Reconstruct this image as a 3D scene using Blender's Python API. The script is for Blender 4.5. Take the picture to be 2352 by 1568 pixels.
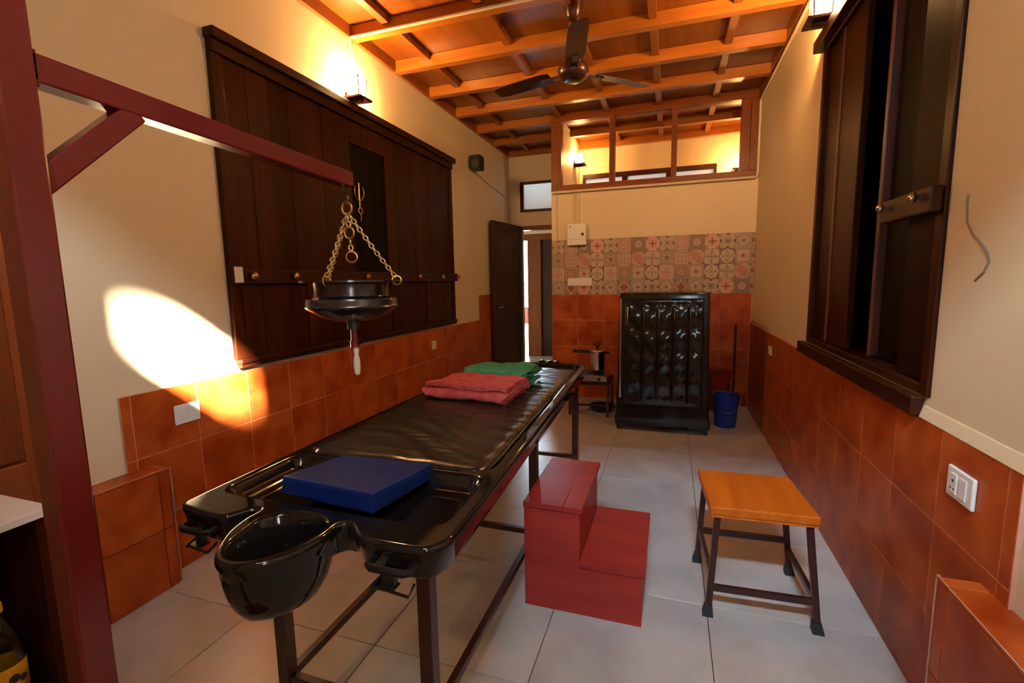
import bpy, bmesh, math, random
from mathutils import Vector, Matrix
random.seed(7)
for o in list(bpy.data.objects): bpy.data.objects.remove(o)
scene = bpy.context.scene
COL = scene.collection

# ------------------------------------------------------------------ camera
HC = 1.355
def make_camera():
    pit, yaw, rol = (math.radians(a) for a in (7.279, 18.635, -0.993))
    fw = Vector((-math.sin(yaw) * math.cos(pit), math.cos(yaw) * math.cos(pit), -math.sin(pit)))
    r = Vector((math.cos(yaw), math.sin(yaw), 0)); u = r.cross(fw)
    r2 = r * math.cos(rol) + u * math.sin(rol); u2 = u * math.cos(rol) - r * math.sin(rol)
    cd = bpy.data.cameras.new('camera'); cd.sensor_width = 36; cd.sensor_fit = 'HORIZONTAL'
    cd.lens = 1084.819 / 2352 * 36; cd.clip_start = 0.02; cd.clip_end = 200
    c = bpy.data.objects.new('camera', cd); COL.objects.link(c)
    m = Matrix((r2, u2, -fw)).transposed().to_4x4(); m.translation = (0, 0, HC)
    c.matrix_world = m; scene.camera = c
make_camera()

# ------------------------------------------------------------------ light and exposure
EXPOSURE = 1.0
SKY = 200.0
SUN = 300.0
LAMP = 325.0          # emission of the wall lamp glass
scene.view_settings.view_transform = 'Standard'
scene.view_settings.look = 'None'
scene.view_settings.exposure = EXPOSURE
scene.view_settings.gamma = 1.0
scene.view_settings.use_curve_mapping = False
w = bpy.data.worlds.new('overcast_sky'); scene.world = w; w.use_nodes = True
bg = w.node_tree.nodes['Background']; bg.inputs[0].default_value = (0.66, 0.84, 1.0, 1); bg.inputs[1].default_value = SKY
sd = bpy.data.lights.new('sun', 'SUN'); sd.energy = SUN; sd.angle = math.radians(4.0); sd.color = (1.0, 0.93, 0.80)
so = bpy.data.objects.new('sun', sd); COL.objects.link(so); so.location = (4, -4, 6)
SUND = Vector((-1.06, 1.0, -0.845)).normalized()
so.rotation_euler = SUND.to_track_quat('-Z', 'Y').to_euler()
def portal(loc, rot, sx, sy):
    a = bpy.data.lights.new('window_portal', 'AREA'); a.shape = 'RECTANGLE'; a.size = sx; a.size_y = sy
    a.cycles.is_portal = True
    o = bpy.data.objects.new('window_portal', a); COL.objects.link(o); o.location = loc; o.rotation_euler = rot
YW = -0.45           # inner face of the wall behind the camera
portal((0.31, YW - 0.02, 1.45), (math.radians(90), 0, 0), 0.22, 0.70)
portal((0.09, YW - 0.02, 2.875), (math.radians(90), 0, 0), 0.72, 0.35)
portal((-4.425, 14.7, 1.57), (math.radians(-90), 0, 0), 0.55, 2.1)
portal((-1.70, 6.65, 1.05), (math.radians(-90), 0, 0), 0.66, 2.1)

# ------------------------------------------------------------------ room measures (metres)
XL, XR = -2.227, 0.794
YB, YD = 5.381, 6.59          # partition face, far wall face
ZB, ZC = 3.083, 3.172         # beam undersides, ceiling boards
DADO = 0.89

# ------------------------------------------------------------------ materials
def new_mat(name):
    m = bpy.data.materials.new(name); m.use_nodes = True
    nt = m.node_tree; return m, nt, nt.nodes['Principled BSDF']
def lin(c): return tuple(c) + (1,) if len(c) == 3 else c
def N(nt, t, **kw):
    n = nt.nodes.new(t)
    for k, v in kw.items(): setattr(n, k, v)
    return n
def surf(name, c1, c2=None, rough=0.5, metal=0.0, scale=(4, 4, 4), detail=4, bump=0.0, bscale=None, coat=0.0,
         spec=0.5, rand=0.0, rough2=None, contrast=(0.35, 0.65), offset=False, distort=0.0):
    """principled surface with cloudy two-tone colour in world space, fine relief and per-piece variation"""
    m, nt, b = new_mat(name); L = nt.links.new
    b.inputs['Roughness'].default_value = rough; b.inputs['Metallic'].default_value = metal
    b.inputs['Coat Weight'].default_value = coat; b.inputs['Coat Roughness'].default_value = 0.08
    b.inputs['Specular IOR Level'].default_value = spec
    geo = N(nt, 'ShaderNodeNewGeometry'); mp = N(nt, 'ShaderNodeMapping'); mp.inputs['Scale'].default_value = scale
    oi = N(nt, 'ShaderNodeObjectInfo')
    L(geo.outputs['Position'], mp.inputs['Vector'])
    if offset:
        mul = N(nt, 'ShaderNodeVectorMath', operation='SCALE'); mul.inputs[0].default_value = (13.1, 7.7, 5.3)
        L(oi.outputs['Random'], mul.inputs['Scale']); L(mul.outputs[0], mp.inputs['Location'])
    nz = N(nt, 'ShaderNodeTexNoise'); nz.inputs['Scale'].default_value = 1.0; nz.inputs['Detail'].default_value = detail
    nz.inputs['Distortion'].default_value = distort
    L(mp.outputs[0], nz.inputs['Vector'])
    ramp = N(nt, 'ShaderNodeValToRGB'); ramp.color_ramp.elements[0].position = contrast[0]; ramp.color_ramp.elements[1].position = contrast[1]
    ramp.color_ramp.elements[0].color = lin(c1); ramp.color_ramp.elements[1].color = lin(c2 or c1)
    L(nz.outputs['Fac'], ramp.inputs['Fac'])
    out = ramp.outputs['Color']
    if rand:
        hsv = N(nt, 'ShaderNodeHueSaturation'); mr = N(nt, 'ShaderNodeMapRange')
        mr.inputs['To Min'].default_value = 1 - rand; mr.inputs['To Max'].default_value = 1 + rand
        L(oi.outputs['Random'], mr.inputs['Value']); L(mr.outputs[0], hsv.inputs['Value']); L(out, hsv.inputs['Color']); out = hsv.outputs['Color']
    L(out, b.inputs['Base Color'])
    if rough2 is not None:
        mr2 = N(nt, 'ShaderNodeMapRange'); mr2.inputs['To Min'].default_value = rough; mr2.inputs['To Max'].default_value = rough2
        L(nz.outputs['Fac'], mr2.inputs['Value']); L(mr2.outputs[0], b.inputs['Roughness'])
    if bump:
        mp2 = N(nt, 'ShaderNodeMapping'); mp2.inputs['Scale'].default_value = bscale or tuple(s * 6 for s in scale)
        L(geo.outputs['Position'], mp2.inputs['Vector'])
        n2 = N(nt, 'ShaderNodeTexNoise'); n2.inputs['Scale'].default_value = 1.0; n2.inputs['Detail'].default_value = 3
        L(mp2.outputs[0], n2.inputs['Vector'])
        bp = N(nt, 'ShaderNodeBump'); bp.inputs['Strength'].default_value = bump; bp.inputs['Distance'].default_value = 0.01
        L(n2.outputs['Fac'], bp.inputs['Height']); L(bp.outputs[0], b.inputs['Normal'])
    return m
def wood(name, c1, c2, axis, rough=0.35, rand=0.12, bump=0.08, coat=0.0, fine=1.0, spec=0.5):
    s = [22 * fine] * 3; s['xyz'.index(axis)] = 1.6 * fine
    return surf(name, c1, c2, rough=rough, scale=tuple(s), detail=5, bump=bump, bscale=tuple(v * 4 for v in s), rand=rand,
                offset=True, contrast=(0.3, 0.7), coat=coat, distort=0.4, spec=spec)
def emit(name, c, s):
    m, nt, b = new_mat(name); b.inputs['Base Color'].default_value = lin(c)
    b.inputs['Emission Color'].default_value = lin(c); b.inputs['Emission Strength'].default_value = s; return m
def glass(name, c=(1, 1, 1), rough=0.0):
    m, nt, b = new_mat(name); L = nt.links.new
    nt.nodes.remove(b); out = nt.nodes['Material Output']
    tr = N(nt, 'ShaderNodeBsdfTransparent'); tr.inputs[0].default_value = lin(c)
    gl = N(nt, 'ShaderNodeBsdfGlossy'); gl.inputs['Roughness'].default_value = rough
    fr = N(nt, 'ShaderNodeFresnel'); fr.inputs[0].default_value = 1.45
    mx = N(nt, 'ShaderNodeMixShader'); L(fr.outputs[0], mx.inputs[0]); L(tr.outputs[0], mx.inputs[1]); L(gl.outputs[0], mx.inputs[2])
    L(mx.outputs[0], out.inputs['Surface']); return m
def frosted(name, c):
    m, nt, b = new_mat(name); L = nt.links.new
    nt.nodes.remove(b); out = nt.nodes['Material Output']
    tl = N(nt, 'ShaderNodeBsdfTranslucent'); tl.inputs[0].default_value = lin(c)
    gl = N(nt, 'ShaderNodeBsdfDiffuse'); gl.inputs[0].default_value = lin(c)
    mx = N(nt, 'ShaderNodeMixShader'); mx.inputs[0].default_value = 0.25
    L(tl.outputs[0], mx.inputs[1]); L(gl.outputs[0], mx.inputs[2]); L(mx.outputs[0], out.inputs['Surface']); return m

M = {}
M['plaster'] = surf('cream_plaster', (0.68, 0.53, 0.33), (0.72, 0.57, 0.37), rough=0.55, scale=(1.3, 1.3, 1.3), bump=0.03, bscale=(30, 30, 30))
M['terra'] = surf('terracotta_glaze', (0.27, 0.032, 0.004), (0.46, 0.100, 0.018), spec=.16, rough=0.27, rough2=0.36, scale=(6, 6, 6), detail=6, bump=0.03, bscale=(20, 20, 20), rand=0.05, offset=True, contrast=(0.34, 0.68))
M['grout'] = surf('pink_grout', (0.50, 0.22, 0.14), (0.60, 0.33, 0.25), rough=0.8, scale=(3, 3, 3), contrast=(.45, .6))
M['tile'] = surf('floor_vitrified', (0.42, 0.405, 0.385), (0.54, 0.53, 0.51), rough=0.30, rough2=0.42, scale=(5, 5, 5), detail=6, rand=0.04, offset=True, contrast=(0.3, 0.62))
M['joint'] = surf('floor_joint', (0.06, 0.05, 0.045), rough=0.9)
M['ply'] = wood('ceiling_ply', (0.145, 0.035, 0.003), (0.21, 0.062, 0.006), 'y', rough=0.33, rand=0.10)
M['beam'] = wood('beam_wood', (0.28, 0.078, 0.007), (0.37, 0.125, 0.013), 'x', rough=0.32, rand=0.06)
M['batten'] = wood('batten_wood', (0.19, 0.048, 0.006), (0.26, 0.075, 0.009), 'y', rough=0.35)
M['dark'] = wood('dark_teak', (0.020, 0.0034, 0.0006), (0.046, 0.0090, 0.0016), 'z', spec=.11, rough=0.36, rand=0.25)
M['dark_h'] = wood('dark_teak_rail', (0.020, 0.0036, 0.0008), (0.042, 0.0085, 0.002), 'y', rough=0.36, spec=.18)
M['teak_shaded'] = wood('shaded_teak', (0.009, 0.003, 0.0014), (0.016, 0.0045, 0.0018), 'z', rough=0.5, spec=.06)  # darker copy of the teak; shade on the near leaf put into colour
M['near_black'] = wood('near_black_teak', (0.004, 0.0022, 0.0016), (0.008, 0.0035, 0.002), 'z', rough=0.55, spec=.06)  # near-black tone used on the recessed planks
M['dark_red'] = wood('red_teak', (0.075, 0.013, 0.005), (0.13, 0.026, 0.009), 'z', rough=0.38)
M['frame'] = wood('window_wood', (0.15, 0.034, 0.005), (0.21, 0.056, 0.009), 'x', spec=.2, rough=0.38)
M['frame_v'] = wood('window_wood_upright', (0.15, 0.034, 0.005), (0.21, 0.056, 0.009), 'z', spec=.2, rough=0.38)
M['door'] = wood('door_wood', (0.030, 0.007, 0.003), (0.055, 0.013, 0.004), 'z', rough=0.4, spec=.25)
M['black'] = surf('black_gelcoat', (0.006, 0.005, 0.005), (0.011, 0.009, 0.008), rough=0.06, scale=(3, 3, 3), bump=0.02, bscale=(7, 7, 7), spec=.42)
M['cabin'] = surf('black_cabin_gelcoat', (0.007, 0.007, 0.007), (0.012, 0.012, 0.011), rough=0.10, scale=(3, 3, 3), bump=0.06, bscale=(6, 6, 6), spec=.4)
M['vinyl'] = surf('black_vinyl', (0.010, 0.008, 0.007), (0.022, 0.018, 0.015), rough=0.26, scale=(5, 5, 5), bump=0.35, bscale=(5, 32, 20))
M['maroon'] = surf('maroon_metal', (0.030, 0.008, 0.008), (0.045, 0.011, 0.010), rough=0.33, scale=(8, 8, 8), bump=0.04)
M['standred'] = surf('red_stand_enamel', (0.105, 0.008, 0.008), (0.130, 0.012, 0.011), rough=0.17, scale=(4, 4, 4), bump=0.03, coat=0.2)
M['boxred'] = surf('red_step_paint', (0.28, 0.027, 0.024), (0.36, 0.040, 0.030), spec=.12, rough=0.45, scale=(2.5, 12, 12), bump=0.04)
M['seat'] = wood('stool_wood', (0.42, 0.080, 0.004), (0.60, 0.145, 0.010), 'y', rough=0.36, spec=.25, fine=0.7)
M['rubber'] = surf('black_rubber', (0.012, 0.013, 0.013), rough=0.6)
M['blue'] = surf('navy_vinyl', (0.003, 0.014, 0.10), (0.004, 0.020, 0.13), spec=.09, rough=0.45, scale=(7, 7, 7), bump=0.10, bscale=(14, 14, 14))
M['towel_red'] = surf('coral_towel', (0.38, 0.055, 0.055), (0.50, 0.10, 0.095), rough=0.95, scale=(30, 30, 30), bump=0.5, bscale=(260, 260, 260), spec=0.1)
M['towel_green'] = surf('green_towel', (0.04, 0.20, 0.10), (0.07, 0.29, 0.16), rough=0.95, scale=(30, 30, 30), bump=0.5, bscale=(260, 260, 260), spec=0.1)
M['brass'] = surf('brass', (0.72, 0.58, 0.32), (0.82, 0.68, 0.40), rough=0.25, metal=1.0)
M['brass_old'] = surf('aged_brass', (0.45, 0.25, 0.07), (0.60, 0.36, 0.10), rough=0.3, metal=1.0)
M['bronze'] = surf('dark_bronze', (0.050, 0.040, 0.042), (0.090, 0.072, 0.072), rough=0.20, metal=0.85, scale=(6, 6, 6), bump=0.02)
M['steel'] = surf('steel', (0.62, 0.62, 0.63), (0.72, 0.72, 0.72), rough=0.18, metal=1.0)
M['white'] = surf('white_plastic', (0.74, 0.72, 0.70), (0.78, 0.77, 0.75), rough=0.35)
M['pvc'] = surf('ivory_conduit', (0.70, 0.56, 0.38), (0.74, 0.60, 0.42), rough=0.4)
M['counter'] = surf('white_laminate', (0.78, 0.78, 0.80), (0.82, 0.82, 0.84), rough=0.3)
M['plasticblack'] = surf('black_plastic', (0.006, 0.005, 0.004), rough=0.5, spec=.25)
M['wick'] = surf('white_cotton', (0.78, 0.77, 0.74), (0.85, 0.84, 0.82), rough=0.95, bump=0.3, bscale=(120, 120, 40))
M['bucketblue'] = surf('blue_plastic', (0.006, 0.035, 0.26), (0.008, 0.045, 0.30), rough=0.38)
M['bucketred'] = surf('red_plastic', (0.20, 0.010, 0.004), (0.24, 0.014, 0.006), rough=0.4)
M['fanbrown'] = surf('fan_brown', (0.035, 0.009, 0.005), (0.05, 0.013, 0.007), rough=0.3, spec=.35)
M['pane'] = glass('clear_pane', (0.97, 0.97, 0.96))
M['frost'] = frosted('frosted_pane', (0.93, 0.92, 0.90))
M['cupboard'] = wood('cupboard_wood', (0.14, 0.032, 0.008), (0.28, 0.07, 0.018), 'z', rough=0.28, coat=0.3, fine=0.6)
M['parapet'] = surf('red_parapet', (0.16, 0.03, 0.015), (0.2, 0.04, 0.02), rough=0.6)
M['leaf'] = surf('leaf_green', (0.12, 0.26, 0.03), (0.2, 0.38, 0.05), rough=0.5, scale=(9, 9, 9))
M['yellow'] = surf('yellow_cap', (0.80, 0.46, 0.01), rough=0.4)
M['lampglass'] = emit('lit_lamp_glass', (1.0, 0.555, 0.19), LAMP)
M['lampdim'] = emit('lit_small_lamp_glass', (1.0, 0.54, 0.18), LAMP * .27)
M['crack'] = surf('grey_crack', (0.20, 0.15, 0.10), rough=0.9)
M['sky_blocker'] = surf('blocker_dark', (.09, .10, .10), (.12, .13, .13), rough=.8)  # dull surface for the added sky-blocking block
M['yard'] = surf('yard_paving', (.16, .16, .15), (.20, .20, .19), rough=.8)
M['whitegrout'] = surf('white_cement', (0.70, 0.66, 0.62), rough=0.9)

# ------------------------------------------------------------------ mesh building
ORG = {}
class MB:
    def __init__(s): s.v = []; s.f = []
    def add(s, vs, fs):
        n = len(s.v); s.v += [Vector(v) for v in vs]; s.f += [tuple(i + n for i in f) for f in fs]; return s
    def box(s, x0, x1, y0, y1, z0, z1):
        return s.add([(x, y, z) for z in (z0, z1) for y in (y0, y1) for x in (x0, x1)],
                     [(0, 2, 3, 1), (4, 5, 7, 6), (0, 1, 5, 4), (2, 6, 7, 3), (0, 4, 6, 2), (1, 3, 7, 5)])
    def hexa(s, b, t):      # 4 bottom + 4 top points, CCW seen from above
        return s.add(list(b) + list(t), [(3, 2, 1, 0), (4, 5, 6, 7), (0, 1, 5, 4), (1, 2, 6, 5), (2, 3, 7, 6), (3, 0, 4, 7)])
    def bar(s, p, q, w, h, up=(0, 0, 1)):
        p, q, up = Vector(p), Vector(q), Vector(up); d = (q - p).normalized()
        sx = d.cross(up).normalized() * w / 2; sz = sx.cross(d).normalized() * h / 2
        return s.hexa([p - sx - sz, p + sx - sz, q + sx - sz, q - sx - sz], [p - sx + sz, p + sx + sz, q + sx + sz, q - sx + sz])
    def ring(s, c, x, y, r, n): return [Vector(c) + Vector(x) * r * math.cos(2 * math.pi * i / n) + Vector(y) * r * math.sin(2 * math.pi * i / n) for i in range(n)]
    def loft(s, rings, cap0=True, cap1=True):
        n = len(rings[0]); vs = [v for r in rings for v in r]; fs = []
        for k in range(len(rings) - 1):
            for i in range(n):
                j = (i + 1) % n; fs.append((k * n + i, k * n + j, (k + 1) * n + j, (k + 1) * n + i))
        if cap0: fs.append(tuple(reversed(range(n))))
        if cap1: fs.append(tuple((len(rings) - 1) * n + i for i in range(n)))
        return s.add(vs, fs)
    def cyl(s, p, q, r0, r1=None, n=16):
        p, q = Vector(p), Vector(q); d = (q - p).normalized(); a = Vector((0, 0, 1)) if abs(d.z) < .9 else Vector((1, 0, 0))
        x = d.cross(a).normalized(); y = d.cross(x)
        if r1 is None: r1 = r0
        return s.loft([s.ring(p, x, y, r0, n), s.ring(q, x, y, r1, n)])
    def lathe(s, c, prof, n=32, axis=(0, 0, 1), cap0=True, cap1=True):
        d = Vector(axis).normalized(); a = Vector((0, 1, 0)) if abs(d.y) < .9 else Vector((1, 0, 0))
        x = a.cross(d).normalized(); y = d.cross(x)
        return s.loft([s.ring(Vector(c) + d * z, x, y, max(r, 1e-4), n) for r, z in prof], cap0, cap1)
    def tube(s, pts, r, n=8, closed=False):
        pts = [Vector(p) for p in pts]; rings = []; prev = None
        for i, p in enumerate(pts):
            a = pts[(i - 1) % len(pts)] if (closed or i) else p; b = pts[(i + 1) % len(pts)] if (closed or i < len(pts) - 1) else p
            d = (b - a).normalized()
            if prev is None:
                x = d.cross(Vector((0, 0, 1)) if abs(d.z) < .9 else Vector((1, 0, 0))).normalized()
            else:
                x = (prev - d * prev.dot(d)).normalized()
            prev = x; rings.append(s.ring(p, x, d.cross(x), r, n))
        if closed:
            rings.append(rings[0]); return s.loft(rings, False, False)
        return s.loft(rings)
    def torus(s, c, R, r, ax, ay, n=16, m=6, stretch=1.0):
        c, ax, ay = Vector(c), Vector(ax).normalized(), Vector(ay).normalized()
        return s.tube([c + ax * R * stretch * math.cos(t) + ay * R * math.sin(t) for t in (2 * math.pi * i / n for i in range(n))], r, m, True)
    def prism(s, poly, z0, z1):
        n = len(poly)
        return s.loft([[Vector((x, y, z0)) for x, y in poly], [Vector((x, y, z1)) for x, y in poly]])
    def mesh(s, name, org=Vector((0, 0, 0)), fix=True):
        me = bpy.data.meshes.new(name); me.from_pydata([tuple(v - org) for v in s.v], [], s.f)
        if fix:
            bm = bmesh.new(); bm.from_mesh(me); bmesh.ops.remove_doubles(bm, verts=bm.verts, dist=1e-6)
            bmesh.ops.recalc_face_normals(bm, faces=bm.faces); bm.to_mesh(me); bm.free()
        return me
    def build(s, name, mat, parent=None, bevel=0.0, smooth=None, seg=2, label=None, org=None):
        if parent is not None:
            org = ORG[parent.name]
        else:
            org = Vector(org) if org is not None else Vector((0, 0, 0))
        me = s.mesh(name, org); me.materials.append(M[mat] if isinstance(mat, str) else mat)
        o = bpy.data.objects.new(name, me); COL.objects.link(o)
        if parent is not None: o.parent = parent
        else: o.location = org
        ORG[o.name] = org
        if smooth is not None:
            me.polygons.foreach_set('use_smooth', [True] * len(me.polygons)); me.set_sharp_from_angle(angle=math.radians(smooth))
        if bevel:
            b = o.modifiers.new('bevel', 'BEVEL'); b.width = bevel; b.segments = seg; b.limit_method = 'ANGLE'; b.angle_limit = math.radians(40)
        if label: o['label'] = label
        return o
def B(x0, x1, y0, y1, z0, z1): return MB().box(x0, x1, y0, y1, z0, z1)
def tag(o, label, cat, group=None, kind=None):
    o['label'] = label; o['category'] = cat
    if group: o['group'] = group
    if kind: o['kind'] = kind
    return o
def root(name, loc, label, cat, group=None, kind=None):
    o = bpy.data.objects.new(name, None); COL.objects.link(o); o.location = loc; o.empty_display_size = 0.05
    ORG[o.name] = Vector(loc); return tag(o, label, cat, group, kind)
def piece(name, me, parent, loc, rot=None):
    """a copy sharing mesh data, placed at a world location under its parent"""
    o = bpy.data.objects.new(name, me); COL.objects.link(o); o.parent = parent
    o.location = Vector(loc) - ORG[parent.name]
    if rot is not None: o.rotation_euler = rot
    ORG[o.name] = ORG[parent.name]
    return o
CACHE = {}
def box_piece(name, mat, parent, x0, x1, y0, y1, z0, z1, bevel=0.0015):
    """box part whose mesh is shared by every piece of the same size"""
    key = (name, mat if isinstance(mat, str) else mat.name, round(x1 - x0, 4), round(y1 - y0, 4), round(z1 - z0, 4))
    me = CACHE.get(key)
    if me is None:
        hx, hy, hz = (x1 - x0) / 2, (y1 - y0) / 2, (z1 - z0) / 2
        bm = bmesh.new(); bmesh.ops.create_cube(bm, size=1.0)
        for v in bm.verts: v.co = Vector((v.co.x * 2 * hx, v.co.y * 2 * hy, v.co.z * 2 * hz))
        if bevel: bmesh.ops.bevel(bm, geom=bm.edges[:], offset=min(bevel, .45 * min(hx, hy, hz) * 2), segments=1, affect='EDGES')
        me = bpy.data.meshes.new(name); bm.to_mesh(me); bm.free(); me.materials.append(M[mat] if isinstance(mat, str) else mat); CACHE[key] = me
    return piece(name, me, parent, ((x0 + x1) / 2, (y0 + y1) / 2, (z0 + z1) / 2))

# ------------------------------------------------------------------ floor
floor = B(-2.6, 1.1, YW - 0.15, 6.75, -0.10, -0.006).build('floor', 'joint'); tag(floor, 'pale beige square tile floor with thin dark joints', 'floor', kind='structure')
G = 0.0016
tx0, ty0, T = -1.630, 1.369, 0.6
for i in range(-2, 6):
    for j in range(-4, 10):
        x0, x1 = max(tx0 + i * T, XL), min(tx0 + (i + 1) * T, XR); y0, y1 = max(ty0 + j * T, YW), min(ty0 + (j + 1) * T, YD)
        if XR - .06 < x1 < XR: x1 = XR
        if x1 - x0 < .06 or y1 - y0 < .02: continue
        box_piece('tile', 'tile', floor, x0 + G, x1 - G, y0 + G, y1 - G, -0.012, 0.0, 0.001)

# ------------------------------------------------------------------ walls
wl = B(XL - .25, XL, YW - .15, YD + .2, -0.1, ZC + .15).build('wall_left', 'plaster'); tag(wl, 'cream plaster left wall with terracotta tile dado', 'wall', kind='structure')
def dado_y(parent, xface, sgn, y0, y1, z0, z1, yanch, zanch=0.0, t=0.3, d=0.010, zs=None):
    """tiles on a wall running along Y; sgn = direction into the room"""
    a = xface; b = xface + sgn * d
    g = 0.0012
    ys = [y0] + [yanch + k * t for k in range(-40, 60) if y0 + .02 < yanch + k * t < y1 - .02] + [y1]
    zs = zs or ([z0] + [zanch + k * t for k in range(0, 12) if z0 + .02 < zanch + k * t < z1 - .02] + [z1])
    for k in range(len(ys) - 1):
        for q in range(len(zs) - 1):
            box_piece('tile', 'terra', parent, min(a, b), max(a, b), ys[k] + g, ys[k + 1] - g, zs[q] + g, zs[q + 1] - g)
def dado_x(parent, yface, sgn, x0, x1, z0, z1, xanch, t=0.3, d=0.010, zs=None):
    a = yface; b = yface + sgn * d; g = 0.0012
    xs = [x0] + [xanch + k * t for k in range(-40, 60) if x0 + .02 < xanch + k * t < x1 - .02] + [x1]
    zs = zs or ([z0] + [k * t for k in range(0, 12) if z0 + .02 < k * t < z1 - .02] + [z1])
    for k in range(len(xs) - 1):
        for q in range(len(zs) - 1):
            box_piece('tile', 'terra', parent, xs[k] + g, xs[k + 1] - g, min(a, b), max(a, b), zs[q] + g, zs[q + 1] - g)
B(XL, XL + .0108, 1.325, 5.34, 0, DADO).build('grout_bed', 'grout', wl)
dado_y(wl, XL + .002, 1, 1.325, 5.34, 0, DADO, 1.369)
B(XL, XL + .0108, 5.342, YD, 0, 1.19).build('grout_bed', 'grout', wl)
dado_y(wl, XL + .002, 1, 5.342, YD - .01, 0, 1.19, 5.569)
# right wall with the window opening cut out
YR0, YR1, ZR0, ZR1 = 1.82, 3.262, 0.96, 2.66
wr = MB().box(XR, XR + .25, YW - .15, YR0, -.1, ZC + .15).box(XR, XR + .25, YR1, YD + .2, -.1, ZC + .15).box(XR, XR + .25, YR0, YR1, -.1, ZR0).box(XR, XR + .25, YR0, YR1, ZR1, ZC + .15).build('wall_right', 'plaster')
tag(wr, 'cream plaster right wall with terracotta tile dado', 'wall', kind='structure')
B(XR - .0108, XR, 1.36, YB, 0, DADO).build('grout_bed', 'grout', wr)
dado_y(wr, XR - .002, -1, 1.36, YB - .012, 0, DADO, 1.405)
MB().hexa([(XR - .014, 1.0, .892), (XR, 1.0, .892), (XR, 1.85, .892), (XR - .014, 1.85, .892)], [(XR - .004, 1.0, .93), (XR, 1.0, .93), (XR, 1.85, .93), (XR - .004, 1.85, .93)]).build('plaster_edge', 'plaster', wr)
MB().tube([(XR - .001, y, z) for y, z in ((1.723, 1.578), (1.722, 1.54), (1.713, 1.499), (1.68, 1.462), (1.637, 1.433), (1.607, 1.41), (1.594, 1.385), (1.612, 1.358), (1.649, 1.334))], 0.0032, 6).build('crack', 'crack', wr, label='grey crack line wandering down the plaster')
# partition with glazed upper light
YP1 = YB + .12
PXL = -1.312
WX0, WX1, WZ0, WZ1 = -1.30, 0.775, 2.345, 3.19
wp = MB().box(PXL, XR - .0005, YB, YP1, -.1, WZ0).build('wall_partition', 'plaster'); tag(wp, 'cream partition wall with patterned backsplash and terracotta tiles', 'wall', kind='structure')
B(PXL + .002, XR - .002, YB - .0108, YB, 0, 1.188).build('grout_bed', 'grout', wp)
dado_x(wp, YB - .002, -1, PXL + .002, XR - .014, 0, 1.188, PXL + .30)
# wall between corridor and bathroom
wc = B(PXL, PXL + .10, YP1, YD, -.1, ZC + .15).build('wall_corridor', 'plaster'); tag(wc, 'cream wall between the corridor and the glazed room', 'wall', kind='structure')
# far wall with door, transom and ventilator openings
DX0, DX1, DZ = -2.06, -1.36, 2.13
TZ0, TZ1 = 2.32, 2.735
VX0, VX1, VZ0, VZ1 = -1.17, 0.50, 2.32, 2.76
Y2 = YD + .14
wb = MB()
wb.box(XL - .3, DX0, YD, Y2, -.1, ZC + .15).box(DX0, DX1, YD, Y2, DZ, TZ0).box(DX0, DX1, YD, Y2, TZ1, ZC + .15)
wb.box(XL - .001, DX0, YD, Y2, 0, .1)
wb.box(DX1, VX0, YD, Y2, -.1, ZC + .15).box(VX0, VX1, YD, Y2, -.1, VZ0).box(VX0, VX1, YD, Y2, VZ1, ZC + .15).box(VX1, XR + .25, YD, Y2, -.1, ZC + .15)
wb = wb.build('wall_back', 'plaster'); tag(wb, 'cream far wall with door, transom and high ventilator', 'wall', kind='structure')
# wall behind the camera: unseen window and ventilator, sized for the daylight they let in
wf = MB()
fx0, fx1, fz0, fz1 = 0.20, 0.42, 1.10, 1.80
vx0, vx1, vz0, vz1 = -0.24, 0.43, 2.70, 3.02
for x0, x1, z0, z1 in ((XL - .25, vx0, -.1, ZC + .15), (vx1, XR + .25, -.1, ZC + .15), (vx0, vx1, vz1, ZC + .15), (vx0, vx1, fz1, vz0), (vx0, fx0, fz0, fz1), (fx1, vx1, fz0, fz1), (vx0, vx1, -.1, fz0)):
    wf.box(x0, x1, YW - .15, YW, z0, z1)
wf = wf.build('wall_front', 'plaster'); tag(wf, 'cream wall behind the camera with unseen window and ventilator sized for daylight', 'wall', kind='structure')
B(-2.6, 2.5, YW - 1.75, YW - .15, 2.25, 2.33).build('trim_3', 'yard')  # unseen slab added to stop direct sun entering the lower opening
tag(bpy.data.objects['trim_3'], 'unseen slab added to block sun from the window behind the camera', 'sunshade', kind='structure')
wn = B(-9, 7, -4.3, -4.0, 0, 5.3).build('wall_sky_blocker', 'sky_blocker'); tag(wn, 'unseen dark block added across the yard to cut low sky light', 'building', kind='structure')  # unseen block added so low sky light misses the far floor
wo = B(.9, 1.1, -3.9, -1.58, 0, 6.0).build('wall_sun_blocker', 'yard'); tag(wo, 'unseen wing wall added in the yard to trim the sun patch', 'wall', kind='structure')  # unseen wall added to cut the sun from part of the ventilator
vg = B(-6, 5, -9, YW - .15, -.12, -.02).build('ground', 'yard'); tag(vg, 'paved yard outside the window behind the camera', 'yard', kind='structure')

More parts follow.
